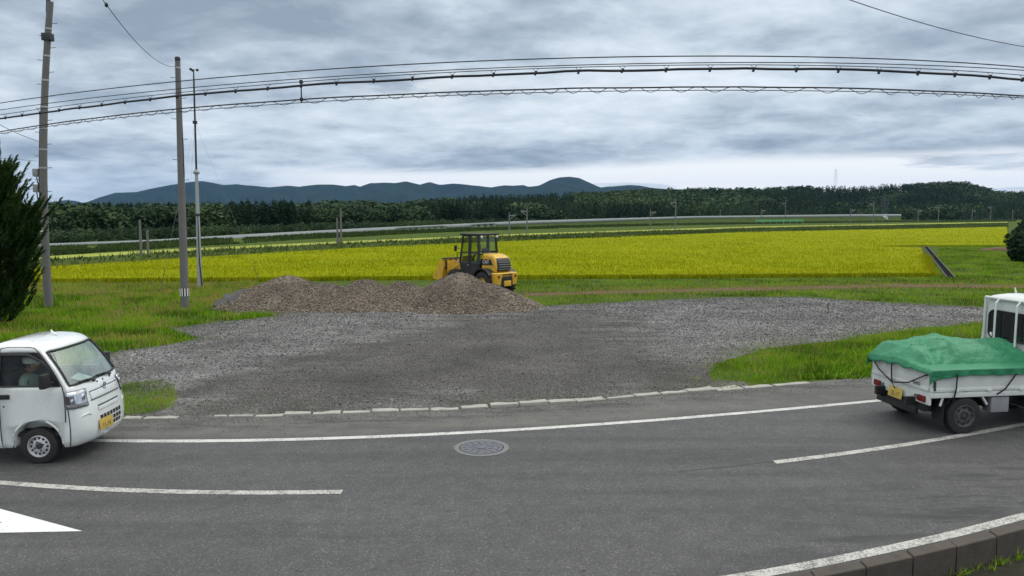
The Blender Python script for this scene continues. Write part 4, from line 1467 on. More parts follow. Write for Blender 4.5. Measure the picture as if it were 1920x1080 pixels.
for i in range(len(rows) - 1):
    a, b = i * 4, i * 4 + 4
    Fc += [(a, a + 1, b + 1, b), (a, b, b + 2, a + 2), (a + 1, a + 3, b + 3, b + 1), (a + 2, b + 2, b + 3, a + 3)]
np_mesh('parapet', np.array(V) - np.array(off), np.array(Fc), MAT['viaduct'], parent=via)
for i, u in enumerate(us):
    if pier_zone(u):
        r = rows[i]
        h_ = r[0][2] - r[1][2]
        MB().box((r[1][0] - off.x, r[1][1] + 0.15 - off.y, r[1][2] + h_ * 0.25 - 0.3), (0.42 * r[1][1] / 100 + 0.1, 0.3, h_ * 0.5 + 0.6)).build('pier', MAT['viaduct'], via)
# grassy bank under and in front of the wall
V, Fc = [], []
for (a, b) in wl:
    d_ = b[1]
    z = b[2]
    V += [(b[0] - 0.3, b[1] + 0.6, z + 0.05), (b[0], b[1] - 0.1, z), (b[0] * (1 - 7 / d_), b[1] - 7, min(0.02, z) - 0.05), (b[0] - 2, b[1] + 8, -0.3)]
for i in range(len(wl) - 1):
    a, b = i * 4, i * 4 + 4
    Fc += [(a + 1, a + 2, b + 2, b + 1), (a, a + 1, b + 1, b), (a + 3, a, b, b + 3)]
MAT['bank'] = patchy('grassy bank', (0.03, 0.048, 0.012), (0.055, 0.08, 0.02), 0.3, (0.09, 0.11, 0.035), 2)
tag(np_mesh('railway_bank', np.array(V), np.array(Fc), MAT['bank']), 'low green bank carrying the railway wall', 'bank', kind='structure')
# shrubs along that bank
P, Z = [], []
for _ in range(42000):
    u = random.uniform(-60, 1900)
    d_ = float(np.interp(u, list(wu) + [1920], list(wd_) + [520])) * random.uniform(0.80, 0.985)
    if random.random() > float(np.interp(d_, [60, 500], [1, 0.5])):
        continue
    if float(fbm(u * 0.02, d_ * 0.03, 91, 3)) < 0.22:
        continue
    p = at_dist(u, 500, d_)
    P.append((p[0], p[1]))
P = np.array(P)
ds = P[:, 1]
blades(P, RNG.uniform(0.12, 0.5, len(P)) * (0.3 + 1.0 * fbm(P[:, 0] * 0.2, P[:, 1] * 0.1, 92)), RNG.uniform(0.2, 0.5, len(P)) * (ds / 100) ** 0.8,
       np.clip(0.28 + (fbm(P[:, 0] * 0.15, P[:, 1] * 0.1, 93) - 0.5) * 0.9 + RNG.normal(0, 0.12, len(P)), 0, 1), lean=0.7, name='bank_shrubs', mat=WEED,
       label='dark low shrubs along the foot of the railway wall', cat='shrubs')
# pale green field strip in front of the right hand woods, with its low green fence
fx0, fx1 = at_dist(1418, 416, 300), at_dist(1506, 414.5, 318)
fe = empty('green_fence', (fx0[0], fx0[1], 0))
tag(fe, 'low bright green fence in the far fields on the right', 'fence')
a, b = Vector((0, 0, 0)), Vector((fx1[0] - fx0[0], fx1[1] - fx0[1], 0))
MB().prism([(0, 0, 0.9), tuple(b + Vector((0, 0, 0.9))), tuple(b + Vector((0, 0.1, 0.9))), (0, 0.1, 0.9)], (0, 0, 0.75)).build('mesh_panel', surf('green netting', (0.10, 0.38, 0.14), 0.8), fe)
for k in range(8):
    q = b * (k / 7)
    MB().box((q.x, q.y + 0.05, 0.8), (0.12, 0.14, 1.75)).build('post', MAT['steel'], fe)


# woods: many trees on rising ground
fu = np.array([-150, 100, 450, 700, 1000, 1300, 1600, 1950.])
f0 = np.array([100, 112, 150, 205, 300, 400, 500, 560.])
f1 = np.array([200, 230, 300, 380, 520, 680, 820, 900.])
tu = [-150, 0, 100, 250, 330, 420, 520, 560, 640, 680, 720, 800, 900, 1000, 1100, 1200, 1280, 1400, 1480, 1600, 1700, 1760, 1800, 1840, 1870, 1900, 1960]
tv = [386, 384, 381, 381, 384, 381, 386, 379, 371, 372, 379, 373, 367, 365, 359, 354, 352, 352, 349, 351, 344, 339, 339, 348, 358, 357, 357]


def hill(u, s):
    d0, d1 = np.interp(u, fu, f0), np.interp(u, fu, f1)
    d_ = d0 + (d1 - d0) * s
    top = np.interp(u, tu, tv)
    th = np.interp(u, [-150, 500, 1000, 1950], [5.0, 6.0, 8.0, 9.0])
    dirx, diry, dirz = (u - 960) / F, math.cos(PITCH) + math.sin(PITCH) * (540 - top) / F, -math.sin(PITCH) + math.cos(PITCH) * (540 - top) / F
    ztop = CAM_H + dirz / diry * d1 - th * np.interp(u, [0, 700, 1300], [1.08, 1.05, 0.92])
    z = ztop * np.clip(s, 0, 1) ** 1.25 * (1 + 0.0 * u)
    z = np.where(s > 1, ztop, z) + 1.0 * (fbm(u * 0.01, s * 3, 95, 3) - 0.5) * s
    return d_ * dirx / diry, d_, z, th


uu, ss = np.meshgrid(np.linspace(-150, 2070, 120), np.linspace(-0.02, 1.25, 30))
X, Y, Z, _ = hill(uu, ss)
Z = np.where(ss <= 0, -0.3, Z)
idx = np.arange(uu.size).reshape(uu.shape)
f = np.stack([idx[:-1, :-1], idx[:-1, 1:], idx[1:, 1:], idx[1:, :-1]], -1).reshape(-1, 4)
MAT['forest floor'] = patchy('forest floor', (0.010, 0.016, 0.007), (0.02, 0.032, 0.012), 0.08, None, 1)
tag(np_mesh('hills', np.column_stack([X.ravel(), Y.ravel(), Z.ravel()]), f, MAT['forest floor'], smooth=80), 'low wooded hills behind the railway', 'hills', kind='structure')


def conifer(n):
    t = RNG.random(n) ** 0.8 * 0.95
    a = RNG.uniform(0, 2 * np.pi, n)
    r = 0.29 * (1 - t) ** 0.8 * RNG.uniform(0.4, 1.1, n) + 0.01
    c = np.column_stack([np.cos(a) * r, np.sin(a) * r, 0.02 + t * 0.95])
    o = np.column_stack([np.cos(a), np.sin(a), np.zeros(n)])
    sd = np.column_stack([-np.sin(a), np.cos(a), np.zeros(n)])
    L0 = (0.05 + 0.09 * (1 - t))[:, None]
    v = np.stack([c - sd * L0 * 0.55 - [0, 0, 0.02], c + sd * L0 * 0.55 - [0, 0, 0.02], c + o * L0 * 0.45 + np.array([0, 0, 1]) * L0 * RNG.uniform(-0.5, 0.9, (n, 1))], 1)
    top = np.array([[[-0.025, 0, 0.86], [0.025, 0, 0.86], [0, 0, 1.02]]])
    return np.concatenate([v, top])


def broadleaf(n):
    k = 8
    cs = np.column_stack([RNG.normal(0, 0.17, k), RNG.normal(0, 0.17, k), RNG.uniform(0.16, 0.78, k)])
    rs = RNG.uniform(0.17, 0.28, k)
    v, f, _ = leaf_cloud(cs, rs, n, 0.13 * (72 / n) ** 0.42)
    q = v.reshape(-1, 4, 3)
    return np.concatenate([q[:, [0, 1, 2]], q[:, [0, 2, 3]]])


protoC = [conifer(80) for _ in range(6)]
protoD = [broadleaf(210) for _ in range(8)]
protoE = [conifer(150) for _ in range(6)]
protoB = [broadleaf(72) for _ in range(8)]
NT_ = 5200
u = RNG.uniform(-120, 2040, NT_ * 3)
s = RNG.random(NT_ * 3) ** 0.8
# keep more where trees are far apart in the picture, fewer where crowded
d0, d1 = np.interp(u, fu, f0), np.interp(u, fu, f1)
dd_ = d0 + (d1 - d0) * s
wgt = (d1 - d0) * dd_
k = RNG.random(len(u)) < wgt / wgt.max()
u, s = u[k][:NT_], s[k][:NT_]
extra = RNG.uniform(-120, 2040, 900)
u = np.concatenate([u, extra, RNG.uniform(-120, 1000, 1300), RNG.uniform(-120, 2000, 700), RNG.uniform(-120, 1000, 1000)])
s = np.concatenate([s, RNG.uniform(0.96, 1.06, 900), RNG.random(1300) ** 1.3, RNG.uniform(-0.01, 0.06, 700), RNG.uniform(-0.19, 0.0, 1000)])
low_growth = np.arange(len(u)) >= len(u) - 1000
X, Y, Z, TH = hill(u, s)
TH = np.where(low_growth, TH * 0.36, TH)
Z = np.where(low_growth, 0.0, Z)
conif = ~low_growth & (fbm(u * 0.006, s * 2.2, 97, 3) + np.interp(u, [0, 500, 900, 1300, 1900], [0.12, 0.03, -0.04, -0.02, -0.03]) > 0.54)
Vs, Ts = [], []
bn = fbm(u * 0.01, s * 5, 98, 3)
for i in range(len(u)):
    p = (protoE if Y[i] < 260 else protoC)[i % 6] if conif[i] else (protoD if Y[i] < 260 else protoB)[i % 8]
    h = TH[i] * random.uniform(0.75, 1.2) * (1.05 if conif[i] else 0.95)
    w = h * (random.uniform(0.85, 1.15) if conif[i] else random.uniform(1.0, 1.5))
    a = random.uniform(0, 6.28)
    ca, sa = math.cos(a), math.sin(a)
    q = np.stack([(p[..., 0] * ca - p[..., 1] * sa) * w + X[i], (p[..., 0] * sa + p[..., 1] * ca) * w + Y[i], p[..., 2] * h + Z[i] - 0.3], -1)
    Vs.append(q)
    t0 = (0.30 if conif[i] else 0.48) + (bn[i] - 0.5) * 0.8 + random.gauss(0, 0.09)
    Ts.append(np.repeat(np.clip(t0 + RNG.normal(0, 0.10, len(q)), 0, 1), 3))
Vs = np.concatenate(Vs).reshape(-1, 3)
tag(np_mesh('forest', Vs, np.arange(len(Vs)).reshape(-1, 3), WOODS, {'tone': np.concatenate(Ts)}), 'dark mixed forest covering the low hills', 'forest', kind='stuff')

# mountains
mr = [(-200, 388), (60, 383), (100, 378.5), (122, 375), (138, 376), (155, 380), (165, 377.5), (185, 370), (217, 361), (255, 360), (280, 354), (320, 347), (350, 342), (380, 339), (420, 347), (445, 345),
      (470, 348), (505, 351), (540, 348), (560, 350), (595, 346), (625, 346), (650, 349), (665, 347), (675, 350), (695, 343), (720, 342), (740, 343), (762, 340), (787, 346), (805, 341), (825, 346),
      (850, 344), (875, 346), (922, 351), (945, 347), (960, 348), (982, 347), (990, 350), (1010, 348), (1030, 338), (1050, 332), (1066, 330.5), (1085, 333), (1105, 342), (1125, 351), (1150, 349), (1180, 347),
      (1200, 348), (1220, 352), (1300, 357), (1500, 362), (2100, 366)]
mu, mv = [a for a, b in mr], [b for a, b in mr]
uu, ss = np.meshgrid(np.linspace(-200, 2100, 700), np.concatenate([np.linspace(0, 1, 26), np.linspace(1.1, 1.6, 6)]))
md = 4200 + 900 * ss
jag = 0.8 * (fbm(uu * 0.05, uu * 0, 101, 3) - 0.5)
mz = np.array([at_dist(a, b, 5100.0)[2] for a, b in zip(uu[0], np.interp(uu[0], mu, mv) + jag[0])])[None, :] * np.ones_like(uu)
prof = np.where(ss <= 1, np.clip(ss, 0, 1) ** 1.15, 1 - (ss - 1) * 1.2)
gul = (fbm(uu * 0.035, ss * 3.0, 102, 4) - 0.5) * 0.34 * np.clip(ss * (1.02 - ss) * 4, 0, 1)
Zm = mz * np.clip(prof + gul, 0, 1.0) - np.where(ss == 0, 20, 0)
X = md * (uu - 960) / F / (math.cos(PITCH) + math.sin(PITCH) * 190 / F)
idx = np.arange(uu.size).reshape(uu.shape)
f = np.stack([idx[:-1, :-1], idx[:-1, 1:], idx[1:, 1:], idx[1:, :-1]], -1).reshape(-1, 4)
MAT['mountain'] = patchy('mountain woods', (0.008, 0.014, 0.010), (0.015, 0.026, 0.016), 0.004, (0.022, 0.034, 0.020), 0.03)
tag(np_mesh('mountains', np.column_stack([X.ravel(), md.ravel(), Zm.ravel()]), f, MAT['mountain'], smooth=80), 'far blue mountain ridge with one rounded peak', 'mountains', kind='structure')


# ------------------------------------------------------------------ railway poles and pylons
def rail_pole(u, vb, vt, arm, label, dmax=620):
    gx_, gy_ = G(u, vb)
    if gy_ > dmax or gy_ < 0:
        gx_, gy_, _ = at_dist(u, vb, dmax)
    h = at_dist(u, vt, gy_)[2]
    k = gy_ / 150.0
    r = 0.10 + 0.05 * k
    root = empty('railway_pole', (gx_, gy_, 0))
    tag(root, label, 'railway pole', 'poles along the railway')
    MB().tube([(0, 0, -0.1), (0, 0, h)], [r, r * 0.75], 10).build('mast', MAT['concrete'], root)
    if arm:
        sgn = 1 if arm > 0 else -1
        aw = abs(arm) * (0.8 + 0.5 * k)
        MB().box((sgn * aw * 0.42, 0, h * 0.86), (aw, 0.10 + 0.04 * k, 0.08 + 0.05 * k)).build('crossarm', MAT['grey paint'], root)
        MB().tube([(0, 0, h * 0.70), (sgn * aw * 0.85, 0, h * 0.85)], 0.03 + 0.02 * k, 6).build('brace', MAT['grey paint'], root)
        for q in (0.45, 0.85):
            MB().lathe([(0.03 + 0.02 * k, 0), (0.04 + 0.025 * k, 0.08), (0.03, 0.14 + 0.06 * k)], (sgn * aw * q, 0, h * 0.86 + 0.05), seg=8).build('insulator', MAT['grey paint'], root)
    return root


for u, vb, vt, arm, lab in ((265, 479, 412, 0, 'bare pole beyond the rice, first one right of the juniper pole'),
                            (278, 477, 431, 0, 'shorter bare pole just right of another, left of the striped pole'),
                            (633, 458, 408, 0, 'shorter of two poles close together above the middle of the left field'),
                            (640, 458, 391, 0, 'taller of two poles close together above the middle of the left field'),
                            (955, 441, 398, 1, 'small railway pole just right of the loader cab'),
                            (988, 439, 390, -1, 'railway pole with a bent arm, second right of the loader cab'),
                            (1219, 430, 393, 1, 'railway pole with short arm, left one of the pair right of centre'),
                            (1266, 430, 372, -1, 'tall railway pole, right one of the pair right of centre'),
                            (1350, 416, 393, 0, 'tiny far pole standing alone before the woods'),
                            (1427, 419, 391, 1, 'railway pole at the left end of the green fence'),
                            (1472, 417, 376, -1, 'tall railway pole behind the green fence'),
                            (1594, 419, 390, 1, 'railway pole left of the pylon, further one'),
                            (1637, 418, 377, -1, 'tall railway pole directly left of the pylon'),
                            (1721, 417, 391, 1, 'railway pole with long arm, first right of the pylon'),
                            (1759, 418, 385, -1, 'tall railway pole, second right of the pylon'),
                            (1822, 414, 392, 1, 'railway pole with arm, third right of the pylon'),
                            (1857, 413, 385, -1, 'tall railway pole, fourth right of the pylon'),
                            (1898, 413, 392, 0, 'railway pole above the bush at the right edge')):
    rail_pole(u, vb, vt, arm, lab)


def pylon(u, vb, vt, d_, label, thick=0.10):
    b = at_dist(u, vb, d_)
    h = at_dist(u, vt, d_)[2] - b[2]
    root = empty('lattice_pylon', b)
    tag(root, label, 'pylon')
    w0, w1 = h * 0.09, h * 0.02
    w = lambda z: w0 + (w1 - w0) * z / h
    for sx_ in (-1, 1):
        for sy_ in (-1, 1):
            MB().tube([(sx_ * w0, sy_ * w0, -2.0), (sx_ * w1, sy_ * w1, h)], thick, 5).build('leg', MAT['pylon steel'], root)
    mb = MB()
    n = 8
    for k in range(n):
        z0, z1 = h * k / n, h * (k + 1) / n
        for sg in (-1, 1):
            mb.tube([(-w(z0) * sg, -w(z0), z0), (w(z1) * sg, -w(z1), z1)], thick * 0.6, 4)
            mb.tube([(-w(z0) * sg, w(z0), z0), (w(z1) * sg, w(z1), z1)], thick * 0.6, 4)
            mb.tube([(-w(z0), -w(z0) * sg, z0), (-w(z1), w(z1) * sg, z1)], thick * 0.6, 4)
            mb.tube([(w(z0), -w(z0) * sg, z0), (w(z1), w(z1) * sg, z1)], thick * 0.6, 4)
    mb.build('bracing', MAT['pylon steel'], root)
    for z in (0.62, 0.74, 0.86):
        a = h * 0.13
        ar = MB().tube([(-a, 0, h * z), (a, 0, h * z)], thick * 0.8, 5).tube([(-a, 0, h * z), (0, 0, h * (z + 0.05)), (a, 0, h * z)], thick * 0.6, 4).build('crossarm', MAT['pylon steel'], root)
        for sg in (-1, 1):
            MB().tube([(sg * a, 0, h * z), (sg * a, 0, h * z - 1.2)], thick * 1.3, 6).build('insulator', MAT['grey paint'], ar)
    return root


pylon(1657, 416, 366, 470, 'steel lattice pylon standing in the far fields before the woods', 0.09)
pylon(1566, 352, 316, 1250, 'faint lattice pylon rising above the wooded ridge', 0.045)
pylon(1071, 366, 351, 900, 'tiny lattice pylon on the ridge below the rounded peak', 0.10)
hb = at_dist(1659, 410, 455)
mb = MB().box((0, 0, 1.2), (2.6, 2.2, 2.4)).prism([(-1.5, -1.3, 2.4), (1.5, -1.3, 2.4), (0, -1.3, 3.1)], (0, 2.6, 0))
o = mb.build('field_hut', MAT['old white'])
o.location = (hb[0], hb[1], 0)
tag(o, 'tiny white hut at the foot of the pylon', 'hut')


# ------------------------------------------------------------------ vehicles
def cat(y0, y1, y2, y3, t):
    return 0.5 * (2 * y1 + (y2 - y0) * t + (2 * y0 - 5 * y1 + 4 * y2 - y3) * t * t + (3 * y1 - y0 - 3 * y2 + y3) * t ** 3)


#          z     rear   win-B  win-A  pillar front  halfwidth
LEV = [(0.24, -0.62, -0.5, 0.32, 0.485, 0.61, 0.695),
       (0.3, -0.63, -0.5, 0.35, 0.535, 0.67, 0.722),
       (0.44, -0.64, -0.5, 0.38, 0.575, 0.7, 0.735),
       (0.62, -0.645, -0.5, 0.4, 0.575, 0.69, 0.737),
       (0.82, -0.65, -0.5, 0.405, 0.545, 0.65, 0.737),
       (1.04, -0.65, -0.5, 0.395, 0.495, 0.59, 0.732),
       (1.14, -0.65, -0.5, 0.365, 0.45, 0.53, 0.722),
       (1.4, -0.65, -0.5, 0.215, 0.295, 0.385, 0.69),
       (1.63, -0.645, -0.495, 0.035, 0.115, 0.19, 0.652),
       (1.705, -0.635, -0.48, -0.05, 0.02, 0.085, 0.622),
       (1.745, -0.6, -0.44, -0.14, -0.09, -0.04, 0.545),
       (1.775, -0.5, -0.36, -0.25, -0.22, -0.2, 0.4)]


def dense_levels(n=3):
    A = np.array(LEV)
    out, mark = [], []
    for i in range(len(A) - 1):
        p0, p1, p2, p3 = A[max(i - 1, 0)], A[i], A[i + 1], A[min(i + 2, len(A) - 1)]
        for k in range(n):
            out.append(cat(p0, p1, p2, p3, k / n))
            mark.append(i + k / n)
    out.append(A[-1])
    mark.append(len(A) - 1)
    return np.array(out), mark


def lev_at(z):
    A, _ = dense_levels(6)
    return np.array([np.interp(z, A[:, 0], A[:, j]) for j in range(7)])


def front_x(z, y):
    """front surface of the cab at height z, offset y from the middle"""
    _, xr, xB, xA, xP, xF, hw = lev_at(z)
    yp = hw - 0.06
    t = min(1.0, abs(y) / yp)
    return xF - (xF - xP) * t ** 3.4


def ring_pts(L):
    z, xr, xB, xA, xP, xF, hw = L
    yp = hw - 0.06
    half = [(xr, -0.5 * hw), (xr + 0.005, -(hw - 0.08)), (xr + 0.03, -(hw - 0.02)), (xr + 0.08, -hw), (xB, -hw), (xB + (xA - xB) * 0.33, -hw - 0.004),
            (xB + (xA - xB) * 0.67, -hw - 0.004), (xA, -hw), ((xA + xP) / 2 + 0.01, -(hw - 0.012)), (xP, -yp)]
    for t in (0.85, 0.65, 0.4, 0.15):
        half.append((xF - (xF - xP) * t ** 3.4, -yp * t))
    full = [(xr, 0.0)] + half + [(xF, 0.0)] + [(a, -b) for a, b in half[::-1]]
    return [(a, b, z) for a, b in full]


def make_cab(root, paint, windscreen=True, hscale=1.0, far_glass=True):
    """cab shell with door and window openings"""
    lv, mark = dense_levels()
    bm = bmesh.new()
    rings = [[bm.verts.new(p) for p in ring_pts(L)] for L in lv]
    n = len(rings[0])
    # ring positions: 0 rear centre, 1..10 right half rear to pillar, 11..14 front right, 15 front centre, then mirrored
    for j in range(len(rings) - 1):
        m0 = mark[j] + 1e-6
        for i in range(n):
            fc = bm.faces.new((rings[j][i], rings[j][(i + 1) % n], rings[j + 1][(i + 1) % n], rings[j + 1][i]))
            glass_z = 6 <= m0 < 8
            mi = 0
            ii = i if i < 15 else n - 1 - i        # mirrored index of the face's first point
            if 5 <= ii <= 7 and m0 < 9:
                mi = 1                               # door
            if glass_z and 5 <= ii <= 7:
                mi = 2                               # side window
            if glass_z and ii >= 10:
                mi = 3                               # windscreen
            fc.material_index = mi
    bm.faces.new(rings[0][::-1])
    bm.faces.new(rings[-1])
    bmesh.ops.recalc_face_normals(bm, faces=bm.faces)
    me = bpy.data.meshes.new('cab_tmp')
    bm.to_mesh(me)
    bm.free()
    tmp = link('cab_tmp', me)
    for k in range(4):
        me.materials.append(None)
    cm = bmesh.new()
    for sg in (-1, 1):
        bmesh.ops.create_cone(cm, cap_ends=True, segments=40, radius1=0.345, radius2=0.345, depth=0.5,
                              matrix=Matrix.Translation((0.0, sg * 0.72, 0.30)) @ Matrix.Rotation(R(90), 4, 'X'))
    cme = bpy.data.meshes.new('cut_tmp')
    cm.to_mesh(cme)
    cm.free()
    cut = link('cut_tmp', cme)
    md_ = tmp.modifiers.new('arch', 'BOOLEAN')
    md_.operation, md_.object, md_.solver = 'DIFFERENCE', cut, 'EXACT'
    dg = bpy.context.evaluated_depsgraph_get()
    res = bpy.data.meshes.new_from_object(tmp.evaluated_get(dg))
    bpy.data.objects.remove(tmp)
    bpy.data.objects.remove(cut)

    ib = bmesh.new()
    ib.from_mesh(res)
    ib.faces.ensure_lookup_table()
    left_ = {f.index for f in ib.faces if f.material_index == 1}
    groups = []
    while left_:
        st = [left_.pop()]
        g_ = list(st)
        while st:
            for e in ib.faces[st.pop()].edges:
                for f2 in e.link_faces:
                    if f2.index in left_:
                        left_.discard(f2.index)
                        st.append(f2.index)
                        g_.append(f2.index)
        groups.append(g_)
    groups.sort(key=lambda g_: -sum(ib.faces[k].calc_area() for k in g_))
    for g_ in groups[2:]:
        for k in g_:
            ib.faces[k].material_index = 0
    ib.to_mesh(res)
    ib.free()

    def pick(cond, name, mats, parent, thick=0.0):
        b = bmesh.new()
        b.from_mesh(res)
        bmesh.ops.delete(b, geom=[f for f in b.faces if not cond(f)], context='FACES')
        for f in b.faces:
            f.material_index = 0
        m = bpy.data.meshes.new(name)
        b.to_mesh(m)
        b.free()
        m.materials.clear()
        o = link(name, m, mats, parent, 38)
        if thick:
            s = o.modifiers.new('thick', 'SOLIDIFY')
            s.thickness, s.offset, s.material_offset, s.material_offset_rim = thick, -1, 1, 0
        return o
    if hscale != 1.0:
        for v in res.vertices:
            if v.co.z > 0.6:
                v.co.z = 0.6 + (v.co.z - 0.6) * hscale
    pick(lambda f: f.material_index == 0, 'cab', [paint, MAT['interior']], root, 0.03)
    for sg in (-1, 1):
        d = pick(lambda f: f.material_index == 1 and f.calc_center_median().y * sg > 0, 'door', [paint, MAT['interior']], root, 0.025)
        w = pick(lambda f: f.material_index == 2 and f.calc_center_median().y * sg > 0, 'window', MAT['side glass'], d)
        w.data.transform(Matrix.Translation((0, -sg * 0.010, 0)))
        if True:
            hs = lambda z: z if z < 0.6 else 0.6 + (z - 0.6) * hscale
            hwz = lambda z: float(lev_at(z)[6])
            # door gap: dark seams round the door and the window rubber
            def seam_line(seq, rad, name, par, mat='black'):
                MB().tube([(x_, sg * (hwz(z_) + 0.001), hs(z_)) for x_, z_ in seq], rad, 6).build(name, MAT[mat], par)
            A = lambda z: float(lev_at(z)[3])
            B = lambda z: float(lev_at(z)[2])
            zz = np.linspace(0.62, 1.69, 14)
            seam_line([(A(z) + 0.012, z) for z in zz] + [(A(1.70) - 0.05, 1.70), (B(1.70) + 0.08, 1.702), (B(1.68), 1.685)] + [(B(z) - 0.002, z) for z in np.linspace(1.66, 0.26, 14)], 0.0065, 'door_seal', d)
            zz = np.linspace(1.15, 1.60, 10)
            seam_line([(B(1.15) + 0.01, 1.15)] + [(A(z) - 0.01, z) for z in zz] + [(A(1.62) - 0.05, 1.622), (B(1.62) + 0.02, 1.622), (B(1.3) + 0.012, 1.3), (B(1.15) + 0.01, 1.15)], 0.013, 'window_rubber', d)
            if True:
                # rain visor over the glass
                MB().tube([(B(1.6) + 0.02, sg * (hwz(1.6) + 0.008), hs(1.60)), (A(1.6) - 0.15, sg * (hwz(1.6) + 0.01), hs(1.595)), (A(1.5) - 0.04, sg * (hwz(1.5) + 0.008), hs(1.50)), (A(1.36) - 0.02, sg * (hwz(1.36) + 0.006), hs(1.36))],
                          [0.022, 0.024, 0.018, 0.008], 8).build('visor', MAT['black'], d)
            MB().box((B(1) + 0.075, sg * (hwz(1.0) + 0.004), hs(1.00)), (0.15, 0.022, 0.07), bev=0.01).build('handle', MAT['black'], d)
            MB().lathe([(0.012, 0), (0.012, sg * 0.004)], (B(1) + 0.06, sg * hwz(0.86), hs(0.86)), 'Y', 12).build('lock', MAT['dark steel'], d)
            if True:
                # mirror and the black corner piece it stands on
                mb = MB().prism([(A(1.16) - 0.01, 0, 1.145), (A(1.16) - 0.16, 0, 1.145), (A(1.36) - 0.01, 0, 1.36)], (0, sg * 0.012, 0), (0, sg * (hwz(1.2) - 0.002), 0))
                mb.tube([(A(1.2) - 0.06, sg * hwz(1.2), 1.2), (A(1.2) - 0.07, sg * (hwz(1.2) + 0.11), 1.22)], 0.022, 8)
                mb.box((A(1.2) - 0.10, sg * (hwz(1.2) + 0.17), 1.255), (0.085, 0.15, 0.215), (0, 0, sg * 0.15), bev=0.03)
                mir = mb.build('mirror', MAT['black'], root)
    if windscreen:
        w = pick(lambda f: f.material_index == 3, 'windscreen', MAT['windscreen'], root)
        w.data.transform(Matrix.Translation((-0.012, 0, 0)))
        pts = []
        zs = np.linspace(1.145, 1.62, 9)
        P_ = lambda z, y: (front_x(z, y) + 0.004, y, z)
        yy = lambda z: float(lev_at(z)[6]) - 0.06
        for z in zs:
            pts.append(P_(z, -yy(z)))
        for t in np.linspace(-0.95, 0.95, 12):
            pts.append(P_(1.628, t * yy(1.628)))
        for z in zs[::-1]:
            pts.append(P_(z, yy(z)))
        for t in np.linspace(0.97, -0.97, 14):
            pts.append(P_(1.138, t * yy(1.138)))
        pts.append(pts[0])
        MB().tube(pts, 0.017, 6).build('rubber_seal', MAT['black'], w)
    # interior: floor, bench, dashboard, wheel
    MB().box((0.0, 0, 0.42), (1.1, 1.3, 0.05)).box((0.38, 0, 0.75), (0.03, 1.25, 0.7)).box((-0.58, 0, 0.95), (0.04, 1.3, 0.5)).build('cab_floor', MAT['interior'], root)
    MB().box((0.36, 0, 1.02), (0.26, 1.22, 0.16), bev=0.04).build('dashboard', MAT['interior'], root, bev=0)
    for sg in (-1, 1):
        sb = MB().box((-0.28, sg * 0.33, 0.72), (0.46, 0.46, 0.14), bev=0.05).box((-0.50, sg * 0.33, 1.02), (0.12, 0.44, 0.56), (0, -0.12, 0), bev=0.05)
        sb.box((-0.55, sg * 0.33, 1.38), (0.09, 0.24, 0.16), (0, -0.1, 0), bev=0.04).build('seat', MAT['seat cloth'], root)
    sw = MB()
    ring = []
    c, nrm = Vector((0.10, -0.33, 1.05)), Vector((-0.55, 0, 0.83))
    ax1 = Vector((0, 1, 0))
    ax2 = nrm.cross(ax1).normalized()
    for k in range(25):
        a = 2 * math.pi * k / 24
        ring.append(c + ax1 * 0.18 * math.cos(a) + ax2 * 0.18 * math.sin(a))
    sw.tube(ring, 0.014, 6)
    sw.tube([c + ax1 * 0.17, c, c - ax1 * 0.17], 0.012, 6).tube([c, c - nrm * 0.28], 0.022, 6)
    sw.build('steering_wheel', MAT['black'], root)
    return front_x


def make_wheel(root, x, y, r, width, rim_mat, holes=12):
    sg = 1 if y > 0 else -1
    w = width / 2
    t = MB().lathe([(r * 0.60, -w * 0.9), (r * 0.86, -w), (r * 0.965, -w * 0.85), (r, -w * 0.5), (r, w * 0.5), (r * 0.965, w * 0.85), (r * 0.86, w), (r * 0.60, w * 0.9)], (0, 0, 0), 'Y', 44, (0, 0))
    for k in range(44):
        a = 2 * math.pi * k / 44
        for s in (-0.55, 0.0, 0.55):
            t.box((r * 0.998 * math.cos(a), s * w, r * 0.998 * math.sin(a)), (0.022, w * 0.36, 0.010), (0, -a + math.pi / 2, 0.0))
    wh = empty('wheel', (x, y, r))
    wh.parent = root
    t.build('tyre', MAT['rubber'], wh, 40)
    o = sg * w
    rim = MB().lathe([(r * 0.62, o * 0.92), (r * 0.60, o * 0.99), (r * 0.565, o * 0.97), (r * 0.54, o * 0.70), (r * 0.50, o * 0.55), (r * 0.36, o * 0.74), (r * 0.30, o * 0.84), (r * 0.22, o * 0.80), (r * 0.20, o * 0.55), (r * 0.02, o * 0.7)], (0, 0, 0), 'Y', 44, (0, 1))
    n0 = len(rim.b.faces)
    for k in range(holes):
        a = 2 * math.pi * k / holes
        rim.lathe([(r * 0.062, o * 0.5), (r * 0.062, o * 0.72)], (r * 0.435 * math.cos(a), 0, r * 0.435 * math.sin(a)), 'Y', 10)
    rim.b.faces.ensure_lookup_table()
    for fc in rim.b.faces[n0:]:
        fc.material_index = 1
    rim = rim.build('rim', [rim_mat, MAT['black']], wh, 40)
    nb = MB()
    for k in range(4):
        a = 2 * math.pi * k / 4 + 0.4
        nb.lathe([(r * 0.05, o * 0.75), (r * 0.05, o * 0.92)], (r * 0.25 * math.cos(a), 0, r * 0.25 * math.sin(a)), 'Y', 6)
    nb.lathe([(r * 0.17, o * 0.5), (r * 0.16, o * 0.82), (r * 0.10, o * 0.9)], (0, 0, 0), 'Y', 18)
    nb.build('hub', MAT['dark steel'], rim)
    return wh


